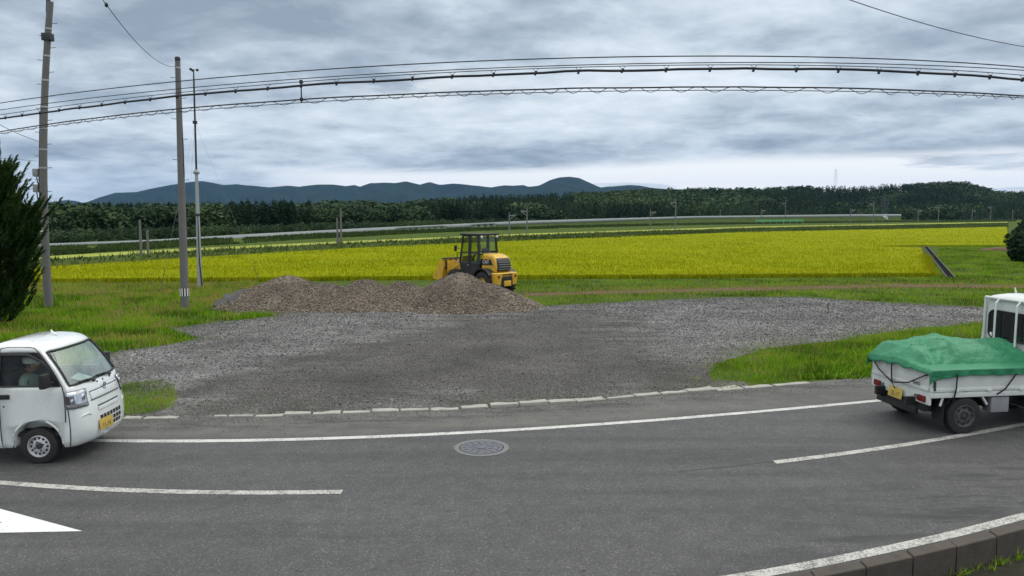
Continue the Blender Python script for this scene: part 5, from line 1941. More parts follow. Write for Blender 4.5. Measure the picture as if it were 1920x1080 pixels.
def make_bed(root, paint, x0, x1, axle, zf=0.62, zt=0.94, hw=0.705):
    """flat load bed with drop sides, frame and running gear"""
    xm, Lb = (x0 + x1) / 2, x1 - x0
    MB().box((xm, 0, zf - 0.03), (Lb, 2 * hw - 0.02, 0.06)).box((xm, 0, zf - 0.10), (Lb - 0.05, 0.8, 0.09)).build('bed_floor', paint, root)
    for sg in (-1, 1):
        mb = MB().box((xm, sg * (hw - 0.018), (zf + zt) / 2), (Lb - 0.012, 0.036, zt - zf), bev=0.008)
        mb.box((xm, sg * (hw + 0.004), zt - 0.022), (Lb - 0.012, 0.02, 0.045), bev=0.006).box((xm, sg * (hw + 0.004), zf + 0.035), (Lb - 0.012, 0.02, 0.05), bev=0.006)
        sd = mb.build('side_gate', paint, root)
        for q in (0.03, 0.97):
            MB().box((x0 + Lb * q, sg * (hw + 0.016), zf + 0.10), (0.03, 0.022, 0.14), bev=0.005).build('latch', MAT['dark steel'], sd)
        for q in (0.22, 0.5, 0.78):
            MB().box((x0 + Lb * q, sg * (hw + 0.018), zf + 0.015), (0.07, 0.02, 0.035), bev=0.005).build('hinge', MAT['old white'], sd)
        MB().box((xm, sg * (hw - 0.005), zf - 0.045), (Lb, 0.03, 0.075), bev=0.006).build('side_rail', paint, root)
    tg = MB().box((x0 + 0.018, 0, (zf + zt) / 2), (0.036, 2 * hw - 0.08, zt - zf), bev=0.008)
    tg.box((x0 - 0.004, 0, zt - 0.022), (0.02, 2 * hw - 0.08, 0.045), bev=0.006).box((x0 - 0.004, 0, zf + 0.035), (0.02, 2 * hw - 0.08, 0.05), bev=0.006)
    tg = tg.build('tailgate', paint, root)
    MB().box((x1 - 0.015, 0, zt - 0.14), (0.03, 2 * hw - 0.02, 0.3)).build('front_gate', paint, root)
    for sg in (-0.36, 0.36):
        MB().box((xm + 0.35, sg, zf - 0.20), (Lb + 1.0, 0.06, 0.13)).build('chassis_rail', MAT['black'], root)
    MB().tube([(axle, -0.6, 0.275), (axle, 0.6, 0.275)], 0.045, 10).blob((axle, 0, 0.275), 0.12, 2).build('rear_axle', MAT['black'], root)
    for sg in (-1, 1):
        MB().tube([(axle - 0.5, sg * 0.45, 0.42), (axle, sg * 0.45, 0.34), (axle + 0.5, sg * 0.45, 0.42)], 0.03, 6).build('leaf_spring', MAT['black'], root)
        mb = MB()
        pts = [(axle + 0.36 * math.cos(a), 0.275 + 0.36 * math.sin(a)) for a in np.linspace(0.35, math.pi - 0.35, 11)]
        for (a, b), (c, d) in zip(pts[:-1], pts[1:]):
            mb.prism([(a, 0, b), (c, 0, d), (c, 0, d + 0.012), (a, 0, b + 0.012)], (0, 0.22, 0), (0, sg * 0.60 - 0.11, 0))
        mb.build('wheel_guard', MAT['black'], root)
        MB().box((axle - 0.36, sg * 0.60, 0.36), (0.012, 0.24, 0.34)).build('mud_flap', MAT['black'], root)
    return tg


def plate(root, mtx, digits):
    p = MB().box((0, 0, 0), (0.33, 0.165, 0.006), bev=0.002).build('number_plate', MAT['plate yellow'], root)
    p.data.transform(mtx)
    text_mesh('lettering', digits, 0.105, MAT['ink'], p, mtx @ Matrix.Translation((0, -0.028, 0.0035)), 0.0008, 0.82)
    return p


# --- the driver
def make_driver(parent_mtx):
    me = bpy.data.meshes.new('person')
    #        pelvis, waist, chest, neck base, neck, head low, head
    J = [(-0.30, 0, 0.80), (-0.32, 0, 0.98), (-0.31, 0, 1.16), (-0.30, 0, 1.29), (-0.285, 0, 1.35),
         (-0.30, 0.16, 1.24), (-0.20, 0.21, 1.03), (0.02, 0.14, 1.08), (0.07, 0.13, 1.10),
         (-0.30, -0.16, 1.24), (-0.20, -0.22, 1.03), (0.02, -0.14, 1.08), (0.07, -0.13, 1.10),
         (-0.28, 0.10, 0.80), (0.08, 0.13, 0.84), (0.16, 0.13, 0.55), (0.25, 0.13, 0.48),
         (-0.28, -0.10, 0.80), (0.08, -0.13, 0.84), (0.16, -0.13, 0.55), (0.25, -0.13, 0.48)]
    E_ = [(0, 1), (1, 2), (2, 3), (3, 4), (3, 5), (5, 6), (6, 7), (7, 8), (3, 9), (9, 10), (10, 11), (11, 12),
          (0, 13), (13, 14), (14, 15), (15, 16), (0, 17), (17, 18), (18, 19), (19, 20)]
    RR = [(0.15, 0.12), (0.15, 0.11), (0.165, 0.115), (0.09, 0.08), (0.055, 0.055), (0.065, 0.065), (0.045, 0.045), (0.034, 0.034), (0.03, 0.03),
          (0.065, 0.065), (0.045, 0.045), (0.034, 0.034), (0.03, 0.03), (0.09, 0.085), (0.065, 0.065), (0.05, 0.05), (0.04, 0.05), (0.09, 0.085), (0.065, 0.065), (0.05, 0.05), (0.04, 0.05)]
    # fingers wrapped round the wheel rim, five to each hand
    for s, hj in ((1, 8), (-1, 12)):
        for k in range(5):
            b = Vector(J[hj])
            if k < 4:
                dy = (k - 1.5) * 0.02
                p1_, p2_ = b + Vector((0.045, s * dy, 0.018 + 0.004 * k)), b + Vector((0.065, s * dy, -0.012))
            else:
                p1_, p2_ = b + Vector((0.01, -s * 0.05, 0.02)), b + Vector((0.045, -s * 0.06, 0.03))
            J += [tuple(p1_), tuple(p2_)]
            E_ += [(hj, len(J) - 2), (len(J) - 2, len(J) - 1)]
            RR += [(0.0095, 0.0095), (0.008, 0.008)]
    # head
    me.from_pydata(J, E_, [])
    o = bpy.data.objects.new('person_tmp', me)
    COL.objects.link(o)
    sk = o.modifiers.new('skin', 'SKIN')
    for v, r in zip(me.skin_vertices[0].data, RR):
        v.radius = r
    me.skin_vertices[0].data[0].use_root = True
    ss_ = o.modifiers.new('sub', 'SUBSURF')
    ss_.levels = ss_.render_levels = 2
    dg = bpy.context.evaluated_depsgraph_get()
    body = bpy.data.meshes.new_from_object(o.evaluated_get(dg))
    bpy.data.objects.remove(o)
    b = bmesh.new()
    b.from_mesh(body)
    # head with nose, chin, ears, eye hollows, joined to the same mesh
    hc = Vector((-0.262, 0, 1.47))
    r = bmesh.ops.create_uvsphere(b, u_segments=24, v_segments=18, radius=0.1, matrix=Matrix.Translation(hc))
    for v in r['verts']:
        d = v.co - hc
        d.x *= 1.0
        d.y *= 0.78
        d.z *= 1.18
        if d.x > 0 and d.z < 0:
            d.x *= 1.0 + 0.12 * min(1, -d.z / 0.1)
            d.y *= 1 - 0.25 * min(1, -d.z / 0.1)
        if d.x > 0.07 and abs(d.y) < 0.022 and -0.03 < d.z < 0.02:
            d.x += 0.024
        if d.x > 0.06 and 0.018 < abs(d.y) < 0.05 and 0.0 < d.z < 0.03:
            d.x -= 0.009
        if d.x > 0.07 and abs(d.y) < 0.03 and -0.065 < d.z < -0.05:
            d.x -= 0.006
        v.co = hc + d
    for s in (-1, 1):
        bmesh.ops.create_icosphere(b, subdivisions=2, radius=0.03, matrix=Matrix.Translation(hc + Vector((-0.005, s * 0.078, -0.005))) @ Matrix.Diagonal((0.7, 0.3, 1.1, 1)))
    b.to_mesh(body)
    b.free()
    body.materials.clear()
    for m_ in ('work shirt', 'skin', 'interior'):
        body.materials.append(MAT[m_])
    for p in body.polygons:
        c = p.center
        p.material_index = 1 if (c.z > 1.335 or (c.x > -0.06 and c.z > 0.95)) else (2 if c.z < 0.9 else 0)
    o = link('person', body, None, None)
    body.shade_smooth()
    cp = MB()
    cp.lathe([(0.094, 1.495), (0.100, 1.53), (0.094, 1.575), (0.06, 1.605), (0.01, 1.612)], (-0.268, 0, 0), 'Z', 24)
    cp.prism([(0.075, -0.07, 0), (0.12, -0.06, -0.008), (0.15, 0, -0.012), (0.12, 0.06, -0.008), (0.075, 0.07, 0)], (0, 0, 0.01), (-0.268, 0, 1.505))
    cp.build('cap', MAT['cap cloth'], o)
    hr = MB().lathe([(0.082, 1.43), (0.090, 1.47), (0.093, 1.50)], (-0.283, 0, 0), 'Z', 20).build('hair', MAT['black'], o)
    for s in (-1, 1):
        MB().blob((-0.170, s * 0.031, 1.485), 0.011, 2).build('eye', MAT['white ink'], o)
    return o


# --- left truck: white, coming in from the left
TL = G(75, 868)
a_l = R(2.5)
tl = empty('kei_truck', (TL[0] + 0.0, TL[1] + 0.66, 0), a_l)
tag(tl, 'clean white mini truck with a driver, entering from the left', 'truck')
make_cab(tl, MAT['white paint'])
for x_, y_ in ((0, -0.645), (0, 0.645), (-1.9, -0.645), (-1.9, 0.645)):
    make_wheel(tl, x_, y_, 0.262, 0.15, MAT['wheel silver'])
make_bed(tl, MAT['white paint'], -2.62, -0.69, -1.9)
MB().box((-0.25, 0, 0.40), (1.4, 1.0, 0.14)).tube([(0, -0.6, 0.262), (0, 0.6, 0.262)], 0.05, 8).build('underbody', MAT['black'], tl)
for sg in (-1, 1):     # inside of the wheel arch
    mb = MB()
    pts = [(0.35 * math.cos(a), 0.30 + 0.35 * math.sin(a)) for a in np.linspace(-0.2, math.pi + 0.2, 17)]
    for (a, b), (c, d) in zip(pts[:-1], pts[1:]):
        mb.prism([(a, 0, b), (c, 0, d), (c * 1.03, 0, 0.3 + (d - 0.3) * 1.03), (a * 1.03, 0, 0.3 + (b - 0.3) * 1.03)], (0, sg * 0.26, 0), (0, sg * 0.46, 0))
    mb.build('arch_liner', MAT['black'], tl)


def on_front(z, y, out=0.0):
    return Vector((front_x(z, y) + out, y, z))


def front_patch(z0, z1, y0, y1, out, name, mat, parent, ny=8, nz=4, thick=0.01):
    """a panel that follows the front of the cab"""
    V, Fc = [], []
    for j in range(nz + 1):
        for i in range(ny + 1):
            V.append(on_front(z0 + (z1 - z0) * j / nz, y0 + (y1 - y0) * i / ny, out))
    for j in range(nz):
        for i in range(ny):
            a = j * (ny + 1) + i
            Fc.append((a, a + 1, a + ny + 2, a + ny + 1))
    me = bpy.data.meshes.new(name)
    me.from_pydata(V, [], Fc)
    o = link(name, me, mat, parent, 40)
    s = o.modifiers.new('thick', 'SOLIDIFY')
    s.thickness, s.offset = thick, -1
    bv = o.modifiers.new('edges', 'BEVEL')
    bv.width, bv.segments, bv.limit_method = thick * 0.35, 2, 'ANGLE'
    return o


for sg in (-1, 1):
    # headlamp wrapping round the corner
    V, Fc = [], []
    cols = 10
    for j in range(5):
        z = 0.815 + (1.055 - 0.815) * j / 4
        L_ = lev_at(z)
        yp = L_[6] - 0.06
        path = [Vector((L_[3] + 0.035, -(L_[6] + 0.004), z)), Vector(((L_[3] + L_[4]) / 2 + 0.022, -(L_[6] - 0.006), z)), Vector((L_[4] + 0.008, -(yp + 0.006), z))]
        for t in (0.96, 0.91, 0.85, 0.79 - 0.01 * (4 - j), 0.73 - 0.03 * max(0, j - 2)):
            path.append(Vector((front_x(z, yp * t) + 0.010, -yp * t, z)))
        for p in path:
            V.append((p.x, -sg * p.y, p.z) if sg > 0 else tuple(p))
    n = len(V) // 5
    for j in range(4):
        for i in range(n - 1):
            a = j * n + i
            Fc.append((a, a + 1, a + n + 1, a + n))
    me = bpy.data.meshes.new('headlight')
    me.from_pydata(V, [], Fc)
    hl = link('headlight', me, MAT['lamp glass'], tl, 50)
    s_ = hl.modifiers.new('thick', 'SOLIDIFY')
    s_.thickness, s_.offset = 0.02, 0
    bd = [V[i] for i in range(n)] + [V[j * n + n - 1] for j in range(1, 5)] + [V[4 * n + i] for i in range(n - 2, -1, -1)] + [V[j * n] for j in range(3, -1, -1)]
    MB().tube(bd, 0.008, 6).build('lamp_seal', MAT['black'], hl)
    k = lambda j, i: Vector(V[j * n + i])
    mb = MB()
    for i in range(0, 4):
        q = [k(1, i), k(1, i + 1), k(3, i + 1), k(3, i)]
        mb.face([p + Vector((0.004, -0.012 if sg < 0 else 0.012, 0)) for p in q])
    mb.build('turn_lens', MAT['lamp dark'], hl)
    c = (k(2, 5) + k(2, 6)) / 2
    mb = MB().blob(c, 0.052, 3, (0.35, 0.8, 1.2))
    mb.build('reflector', MAT['chrome'], hl)
    # lower bumper corner crease
    MB().tube([on_front(0.665, sg * 0.67, -0.012), on_front(0.69, sg * 0.60, 0.004), on_front(0.70, sg * 0.52, 0.003), on_front(0.66, sg * 0.47, 0.0)], [0.006, 0.012, 0.012, 0.004], 6).build('bumper_crease', MAT['white paint'], tl)
    L_ = lambda z: lev_at(z)
    MB().tube([(float(L_(z)[3]) + 0.045 + (0.82 - z) * 0.12, sg * (float(L_(z)[6]) - 0.001), z) for z in np.linspace(0.82, 0.25, 10)], 0.006, 6).build('bumper_seam', MAT['black'], tl)
# garnish bar with the emblem, seams and slots
front_patch(0.875, 0.985, -0.40, 0.40, 0.012, 'grille_bar', MAT['white paint'], tl)
MB().tube([on_front(0.99, y, 0.008) for y in np.linspace(-0.40, 0.40, 15)], 0.007, 6).build('grille_seam', MAT['black'], tl)
MB().tube([on_front(0.866, y, 0.008) for y in np.linspace(-0.42, 0.42, 15)], 0.006, 6).build('grille_seam', MAT['dark steel'], tl)
MB().tube([on_front(0.755, y, 0.002) for y in np.linspace(-0.30, 0.30, 12)], 0.010, 6).build('bumper_groove', MAT['dark steel'], tl)
front_patch(0.69, 0.742, -0.31, 0.31, 0.012, 'bumper_strip', MAT['white paint'], tl)
for j, (z, y0, y1, n) in enumerate(((0.575, -0.31, 0.33, 7), (0.495, -0.31, 0.32, 7), (0.42, -0.31, 0.30, 7))):
    w = (y1 - y0) / n
    sl = MB()
    for k in range(n):
        ya, yb = y0 + w * k + 0.012, y0 + w * (k + 1) - 0.012
        q = [on_front(z - 0.028, ya, 0.004), on_front(z - 0.028, yb, 0.004), on_front(z + 0.028, yb, 0.004), on_front(z + 0.028, ya, 0.004)]
        sl.prism([tuple(p) for p in q], (-0.02, 0, 0))
    sl.build('air_slot', MAT['black'], tl)
front_patch(0.375, 0.385, -0.33, 0.33, 0.014, 'slot_lip', MAT['white paint'], tl, nz=1)
em = MB()
ec = on_front(1.0, 0.0, 0.016)
ring = [(ec.x - 0.15 * 0.0 - 0.012 * math.sin(a), 0.062 * math.cos(a), ec.z + 0.045 * math.sin(a)) for a in np.linspace(0, 2 * math.pi, 25)]
em.tube(ring, 0.008, 6)
em.tube([(ec.x, -0.035, ec.z + 0.035), (ec.x, -0.012, ec.z - 0.038)], 0.008, 6)
em.tube([(ec.x, -0.035 + 0.0, ec.z + 0.034), (ec.x, 0.02, ec.z + 0.030), (ec.x, 0.038, ec.z + 0.0), (ec.x, 0.02, ec.z - 0.028), (ec.x, -0.012, ec.z - 0.036)], 0.008, 6)
em.build('emblem', MAT['chrome'], tl)
for sg, y in ((1, 0.05), (1, 0.27), (-1, -0.12)):
    MB().blob(on_front(1.085, y, 0.006), 0.014, 2).build('washer_jet', MAT['black'], tl)
for y0, y1 in ((-0.20, -0.50), (0.28, -0.06)):
    a, b = on_front(1.12, y0, 0.03), on_front(1.165, y1, 0.022)
    mid = (a + b) / 2 + Vector((0.012, 0, 0.025))
    MB().tube([a, mid, b], 0.012, 6).tube([a + Vector((0, 0.04, 0)), a - Vector((0.03, 0, 0.02))], 0.016, 6).tube([mid + Vector((-0.01, 0.14, -0.01)), mid + Vector((-0.014, -0.22, 0.008))], 0.008, 4).build('wiper', MAT['black'], tl)
zp = 0.475
yn = -0.20
fx = front_x(zp, yn)
mt = Matrix.Translation((fx + 0.022, yn, zp)) @ Matrix.Rotation(R(-6), 4, 'Z') @ Matrix.Rotation(R(90), 4, 'Z') @ Matrix.Rotation(R(86), 4, 'X')
plate(tl, mt, '11-14')
MB().tube([(-0.12, 0.1, 1.77), (-0.16, 0.1, 1.80), (-0.19, 0.1, 1.845)], [0.03, 0.02, 0.01], 8).build('aerial', MAT['white paint'], tl)
bpy.context.view_layer.update()
MW = Matrix.Translation(tl.location) @ Matrix.Rotation(a_l, 4, 'Z')
dr = make_driver(None)
dr.matrix_world = MW @ Matrix.Translation((0.0, -0.34, -0.075))
tag(dr, 'driver in a white cap and pale green shirt at the wheel of the white truck', 'person')
pp = MB().box((0, 0, 0), (0.21, 0.30, 0.006), bev=0.001).build('paper_sheet', MAT['paper'])
pp.matrix_world = MW @ Matrix.Translation((0.37, -0.16, 1.155)) @ Matrix.Rotation(R(20), 4, 'Y') @ Matrix.Rotation(0.15, 4, 'Z')
tag(pp, 'sheet of white paper lying on the dashboard behind the windscreen', 'paper')

# --- right truck: older, loaded, under a green sheet
S = 1.10
TR = G(1801, 814)
a_r = R(8.0)
AX = -2.02
off = Matrix.Rotation(a_r, 3, 'Z') @ Vector((AX, -0.70, 0)) * S
tr_ = empty('kei_truck', (TR[0] + 0.04 - off.x, TR[1] - off.y, 0), a_r, S)
tag(tr_, 'older white mini truck loaded under a green sheet, leaving on the right', 'truck')
make_cab(tr_, MAT['old white'], hscale=1.18)
for x_, y_ in ((0, -0.645), (0, 0.645), (AX, -0.645), (AX, 0.645)):
    make_wheel(tr_, x_, y_, 0.276, 0.15, MAT['wheel dark'], 8)
tg = make_bed(tr_, MAT['old white'], -2.60, -0.69, AX, 0.65, 0.985)
MB().box((-0.1, 0, 0.40), (1.5, 1.1, 0.16)).build('underbody', MAT['black'], tr_)
# cab back: frame, wide window, guard bars
xr = -0.665
mb = MB()
for z in (0.98, 1.91):
    mb.tube([(xr, -0.60, z), (xr, 0.60, z)], 0.025, 8)
for y in (-0.60, 0.60):
    mb.tube([(xr, y, 0.98), (xr, y, 1.91)], 0.022, 8)
mb.build('rear_frame', MAT['old white'], tr_)
for y in (-0.13, 0.30):
    MB().tube([(xr - 0.07, y, 0.94), (xr - 0.07, y, 1.84), (xr - 0.01, y, 1.91)], 0.017, 8).build('guard_bar', MAT['white paint'], tr_)
rr_ = []
y0, y1, z0, z1, rc = -0.50, 0.50, 1.26, 1.71, 0.10
for cx, cy, a0 in ((y1 - rc, z1 - rc, 0), (y0 + rc, z1 - rc, 90), (y0 + rc, z0 + rc, 180), (y1 - rc, z0 + rc, 270)):
    for k in range(6):
        a = R(a0 + k * 18)
        rr_.append((0, cx + rc * math.cos(a), cy + rc * math.sin(a)))
rw = MB().prism(rr_, (0.03, 0, 0), (xr - 0.004, 0, 0)).build('rear_window', MAT['rear glass'], tr_)
MB().tube([(xr - 0.006, b, c) for _, b, c in rr_] + [(xr - 0.006, rr_[0][1], rr_[0][2])], 0.014, 6).build('window_rubber', MAT['black'], rw)
MB().box((xr - 0.006, 0.44, 1.31), (0.004, 0.05, 0.06)).box((xr - 0.006, -0.42, 1.30), (0.004, 0.05, 0.05)).build('window_sticker', MAT['white ink'], rw)
MB().box((xr - 0.005, 0.0, 1.45), (0.006, 0.02, 0.42)).build('window_divider', MAT['black'], rw)
MB().tube([(-0.2, 0.50, 1.98), (-0.22, 0.51, 2.07)], [0.016, 0.008], 6).build('aerial', MAT['old white'], tr_)
# tail: skirt, lamps, plate, bumper, exhaust
MB().box((-2.585, 0, 0.535), (0.03, 1.40, 0.165), bev=0.01).build('rear_skirt', MAT['old white'], tr_)
for sg in (-1, 1):
    lm = MB().box((-2.606, sg * 0.535, 0.53), (0.025, 0.17, 0.095), bev=0.008).build('tail_lamp', MAT['red lens'], tr_)
    MB().box((-2.606, sg * 0.40, 0.53), (0.022, 0.06, 0.07), bev=0.006).build('reverse_lamp', MAT['amber lens'], lm)
mt = Matrix.Translation((-2.64, 0.03, 0.49)) @ Matrix.Rotation(R(-90), 4, 'Z') @ Matrix.Rotation(R(82), 4, 'X')
plate(tr_, mt, '25-17')
MB().box((-2.55, 0.10, 0.335), (0.06, 0.95, 0.20), (0, 0.15, 0), bev=0.02).box((-2.50, -0.30, 0.40), (0.14, 0.5, 0.16), bev=0.02).build('rear_bumper', MAT['black'], tr_)
MB().tube([(-2.64, 0.42, 0.36), (-2.2, 0.42, 0.38), (-1.2, 0.35, 0.36)], 0.03, 8).build('exhaust', MAT['dark steel'], tr_)
MB().box((-1.42, -0.60, 0.43), (0.30, 0.18, 0.24), bev=0.02).build('battery_box', MAT['grey paint'], tr_)
for x_ in (-1.75, -2.36):
    MB().tube([(x_, -0.68, 0.60), (x_ + (0.10 if x_ > -2 else -0.06), -0.69, 0.44)], 0.018, 6).build('guard_stay', MAT['old white'], tr_)
text_mesh('lettering', '4WD', 0.075, MAT['ink'], tg, Matrix.Translation((-2.622, -0.42, 0.735)) @ Matrix.Rotation(R(-90), 4, 'Z') @ Matrix.Rotation(R(90), 4, 'X'), 0.001)

# the green sheet over the load
MAT['sheet'] = None
m, t = new_mat('green load sheet')
co = t.n('ShaderNodeTexCoord').outputs['Object']
n1 = t.noise(co, 2.2, 6, 0.6)
c = t.mix(n1, (0.013, 0.165, 0.072), (0.022, 0.225, 0.10))
d_ = t.maprange(t.noise(co, 5, 7, 0.7), 0.55, 0.72, 0, 0.3)
c = t.mix(d_, c, (0.06, 0.16, 0.10))
finish(t, c, 0.55, t.math('ADD', t.noise(co, 7, 5, 0.55, 0.8), t.math('MULTIPLY', t.noise(t.mapping(co, (1, 5, 1), rot=(0, 0, 0.4)), 3, 3, 0.5, 1.0), 0.8)), 0.6, 0.05)
MAT['sheet'] = m
NX, NY = 230, 170
x0, x1, hw = -2.640, -0.72, 0.722
sx_ = np.linspace(0, 1, NX)
sy_ = np.linspace(-1.16, 1.16, NY)
SX, SY = np.meshgrid(sx_, sy_)
xx = x0 + (x1 - x0) * SX
yy = np.clip(SY, -1, 1) * hw + 0.012 * np.sign(SY) * (np.abs(SY) > 1)
prof = np.interp(SX, [0, 0.04, 0.12, 0.24, 0.40, 0.55, 0.72, 0.88, 1.0], [0.0, 0.07, 0.19, 0.26, 0.32, 0.30, 0.23, 0.22, 0.22])
cross = np.clip(1 - np.abs(SY - 0.22) ** 2.0 / (1.05 + 0.25 * np.sign(SY - 0.22)) ** 2, 0, 1) ** 0.75
zz = 0.998 + prof * cross
# sags and ridges between the ropes
zz += 0.085 * (fbm(SX * 4 + SY * 0.6, SY * 2.2, 111, 3) - 0.5) * np.clip(cross * 2, 0, 1)
zz += 0.026 * np.sin((SX * 9 + SY * 2.2) * 2.1 + 2 * fbm(SX * 3, SY * 3, 112)) * np.clip(cross * 1.6, 0, 1) * (fbm(SX * 3, SY * 2, 113) > 0.35)
rdg = lambda n_: (1 - np.abs(2 * n_ - 1)) ** 4
amp = np.clip(cross * 3, 0, 1)
zz += 0.022 * (rdg(fbm(SX * 3.2 + SY * 1.1, SY * 1.6 - SX * 0.8, 121, 2)) - 0.3) * amp
zz += 0.008 * (rdg(fbm(SX * 8 - SY * 2.0, SY * 3.0 + SX * 2, 122, 2)) - 0.3) * amp
rad = np.hypot((SX - 0.12) * 2.2, SY + 0.9)
zz += 0.045 * np.sin(np.arctan2(SY + 0.9, (SX - 0.12) * 2.2) * 13) * np.exp(-rad * 1.3) * np.clip(rad * 5, 0, 1) * np.clip(cross * 3, 0, 1)
zz += 0.035 * np.clip(1 - np.abs(SX - 0.42 - 0.10 * SY) * 26, 0, 1) * np.clip(cross * 2, 0, 1)
hang = np.clip(np.abs(SY) - 1, 0, 1) / 0.16
drop = 0.105 + 0.04 * (fbm(SX * 5, SY * 0, 114, 3) - 0.5) + np.interp(SX, [0, 0.03, 0.10, 0.2, 1], [0.06, 0.06, 0.02, -0.01, 0.01])
zz = np.where(np.abs(SY) > 1, 0.998 - hang * drop, zz)
yy = yy + np.where(np.abs(SY) > 1, np.sign(SY) * (0.014 + 0.012 * np.sin(SX * 42 + 3 * fbm(SX * 6, SX * 0, 115)) * hang), 0)
back = np.clip(1 - SX / 0.013, 0, 1)
zz = np.where(np.abs(SY) <= 1, zz - back * 0.07 * (0.5 + fbm(SY * 4, SY * 0, 116)), zz - back * 0.05)
xx = xx - back * 0.02
lift = np.clip((SX - 0.93) / 0.07, 0, 1)
zz = zz + lift * 0.04 * (np.abs(SY) < 0.7)
v = np.column_stack([xx.ravel(), yy.ravel(), zz.ravel()])
idx = np.arange(v.shape[0]).reshape(NY, NX)
f = np.stack([idx[:-1, :-1], idx[:-1, 1:], idx[1:, 1:], idx[1:, :-1]], -1).reshape(-1, 4)
shm = np_mesh('load_sheet', v, f, MAT['sheet'], smooth=180)
s_ = shm.modifiers.new('thick', 'SOLIDIFY')
s_.thickness, s_.offset = 0.006, 1
MWR = Matrix.Translation(tr_.location) @ Matrix.Rotation(a_r, 4, 'Z') @ Matrix.Scale(S, 4)
shm.matrix_world = MWR
tag(shm, 'creased green load sheet tied over the bed of the older truck', 'tarpaulin')
# ropes
def rope(pts, label, r=0.011):
    o = MB().tube(pts, r, 6).build('tie_rope', MAT['rope'])
    o.matrix_world = MWR
    tag(o, label, 'rope', 'black tie ropes on the green load sheet')


kn = (-2.655, 0.10, 0.635)
rope([(-2.63, 0.70, 0.95), (-2.655, 0.45, 0.78), kn], 'black rope slanting from the far rear corner of the green sheet to the tailgate hook')
rope([(-2.62, 0.13, 1.02), (-2.655, 0.13, 0.90), (-2.66, 0.11, 0.75), kn], 'black rope running straight down the middle of the tailgate')
rope([(-2.40, -0.745, 0.93), (-2.63, -0.62, 0.90), (-2.665, -0.30, 0.72), kn, (-2.66, 0.02, 0.56)], 'black rope slanting from the near rear corner of the green sheet to the tailgate hook')
rope([(-2.22, -0.765, 0.93), (-2.22, -0.76, 0.84), (-2.22, -0.755, 0.70), (-2.225, -0.73, 0.56), (-2.23, -0.71, 0.47)], 'black rope hanging straight down in front of the rear wheel side')
rope([(-1.25, -0.765, 0.91), (-1.42, -0.76, 0.68), (-1.52, -0.73, 0.60)], 'black rope slanting down from the sheet near the middle of the bed')
rope([(-0.72, -0.4, 1.17), (-0.80, -0.70, 1.02), (-0.78, -0.77, 0.78)], 'black rope by the cab end of the sheet')

# ------------------------------------------------------------------ wheel loader behind the heap
ld_ang = R(136)
ld = empty('wheel_loader', (-1.42, 34.2, 0), ld_ang, 0.96)
ld.scale = (0.96, 0.96, 1.03)
tag(ld, 'yellow and black wheel loader standing behind the brown heap', 'wheel loader')
Y_, K_ = MAT['loader yellow'], MAT['loader black']
for x_ in (-0.95, 1.05):
    for y_ in (-0.70, 0.70):
        r = 0.53
        t = MB().lathe([(r * 0.5, -0.17), (r * 0.85, -0.19), (r * 0.95, -0.16), (r, -0.09), (r, 0.09), (r * 0.95, 0.16), (r * 0.85, 0.19), (r * 0.5, 0.17)], (0, 0, 0), 'Y', 30, (0, 0))
        for k in range(18):
            a = 2 * math.pi * k / 18
            t.box((r * math.cos(a), 0.08, r * math.sin(a)), (0.07, 0.19, 0.05), (0, -a + math.pi / 2, 0.4))
            t.box((r * math.cos(a + 0.17), -0.08, r * math.sin(a + 0.17)), (0.07, 0.19, 0.05), (0, -a - 0.17 + math.pi / 2, -0.4))
        w_ = empty('wheel', (x_, y_, r))
        w_.parent = ld
        t.build('tyre', MAT['rubber'], w_)
        sg = 1 if y_ > 0 else -1
        MB().lathe([(r * 0.52, sg * 0.16), (r * 0.48, sg * 0.17), (r * 0.42, sg * 0.08), (r * 0.2, sg * 0.12), (r * 0.02, sg * 0.12)], (0, 0, 0), 'Y', 24, (0, 1)).build('rim', Y_, w_)
MB().box((-0.75, 0, 0.62), (2.0, 0.75, 0.42), bev=0.04).box((0.85, 0, 0.70), (1.0, 0.55, 0.5), bev=0.04).build('frame', K_, ld)
# hood: rounded yellow shell with a black rear grille
hood = MB()
prof = [(-1.50, 1.00), (-1.56, 1.25), (-1.50, 1.55), (-1.32, 1.72), (-1.05, 1.80), (-0.55, 1.82), (-0.50, 1.00)]
hood.prism([(a, -0.50, b) for a, b in prof], (0, 1.0, 0))
ho = hood.build('hood', Y_, ld, 60, 0.09)
gr = MB().prism([(-1.545, -0.44, 1.06), (-1.595, -0.44, 1.27), (-1.545, -0.44, 1.52), (-1.40, -0.44, 1.66), (-1.28, -0.44, 1.60), (-1.3, -0.44, 1.06)], (0, 0.88, 0)).build('rear_grille', K_, ho, 50, 0.05)
mb = MB()
for z in (1.16, 1.26, 1.36, 1.46):
    mb.tube([(-1.605 + abs(z - 1.27) * 0.18, -0.38, z), (-1.605 + abs(z - 1.27) * 0.18, 0.38, z)], 0.012, 6)
mb.build('grille_bar', MAT['grey paint'], gr)
for sg in (-1, 1):
    st_ = MB().prism([(-1.30, 0, 1.34), (-0.52, 0, 1.34), (-0.52, 0, 1.58), (-1.18, 0, 1.58)], (0, sg * 0.012, 0), (0, sg * 0.502, 0)).build('side_panel', K_, ho)
    rot = Matrix.Rotation(R(90), 4, 'X') if sg < 0 else Matrix.Rotation(R(180), 4, 'Z') @ Matrix.Rotation(R(90), 4, 'X')
    text_mesh('lettering', 'CAT', 0.20, MAT['white ink'], st_, Matrix.Translation((-0.85, sg * 0.516, 1.46)) @ rot, 0.002, 1.1)
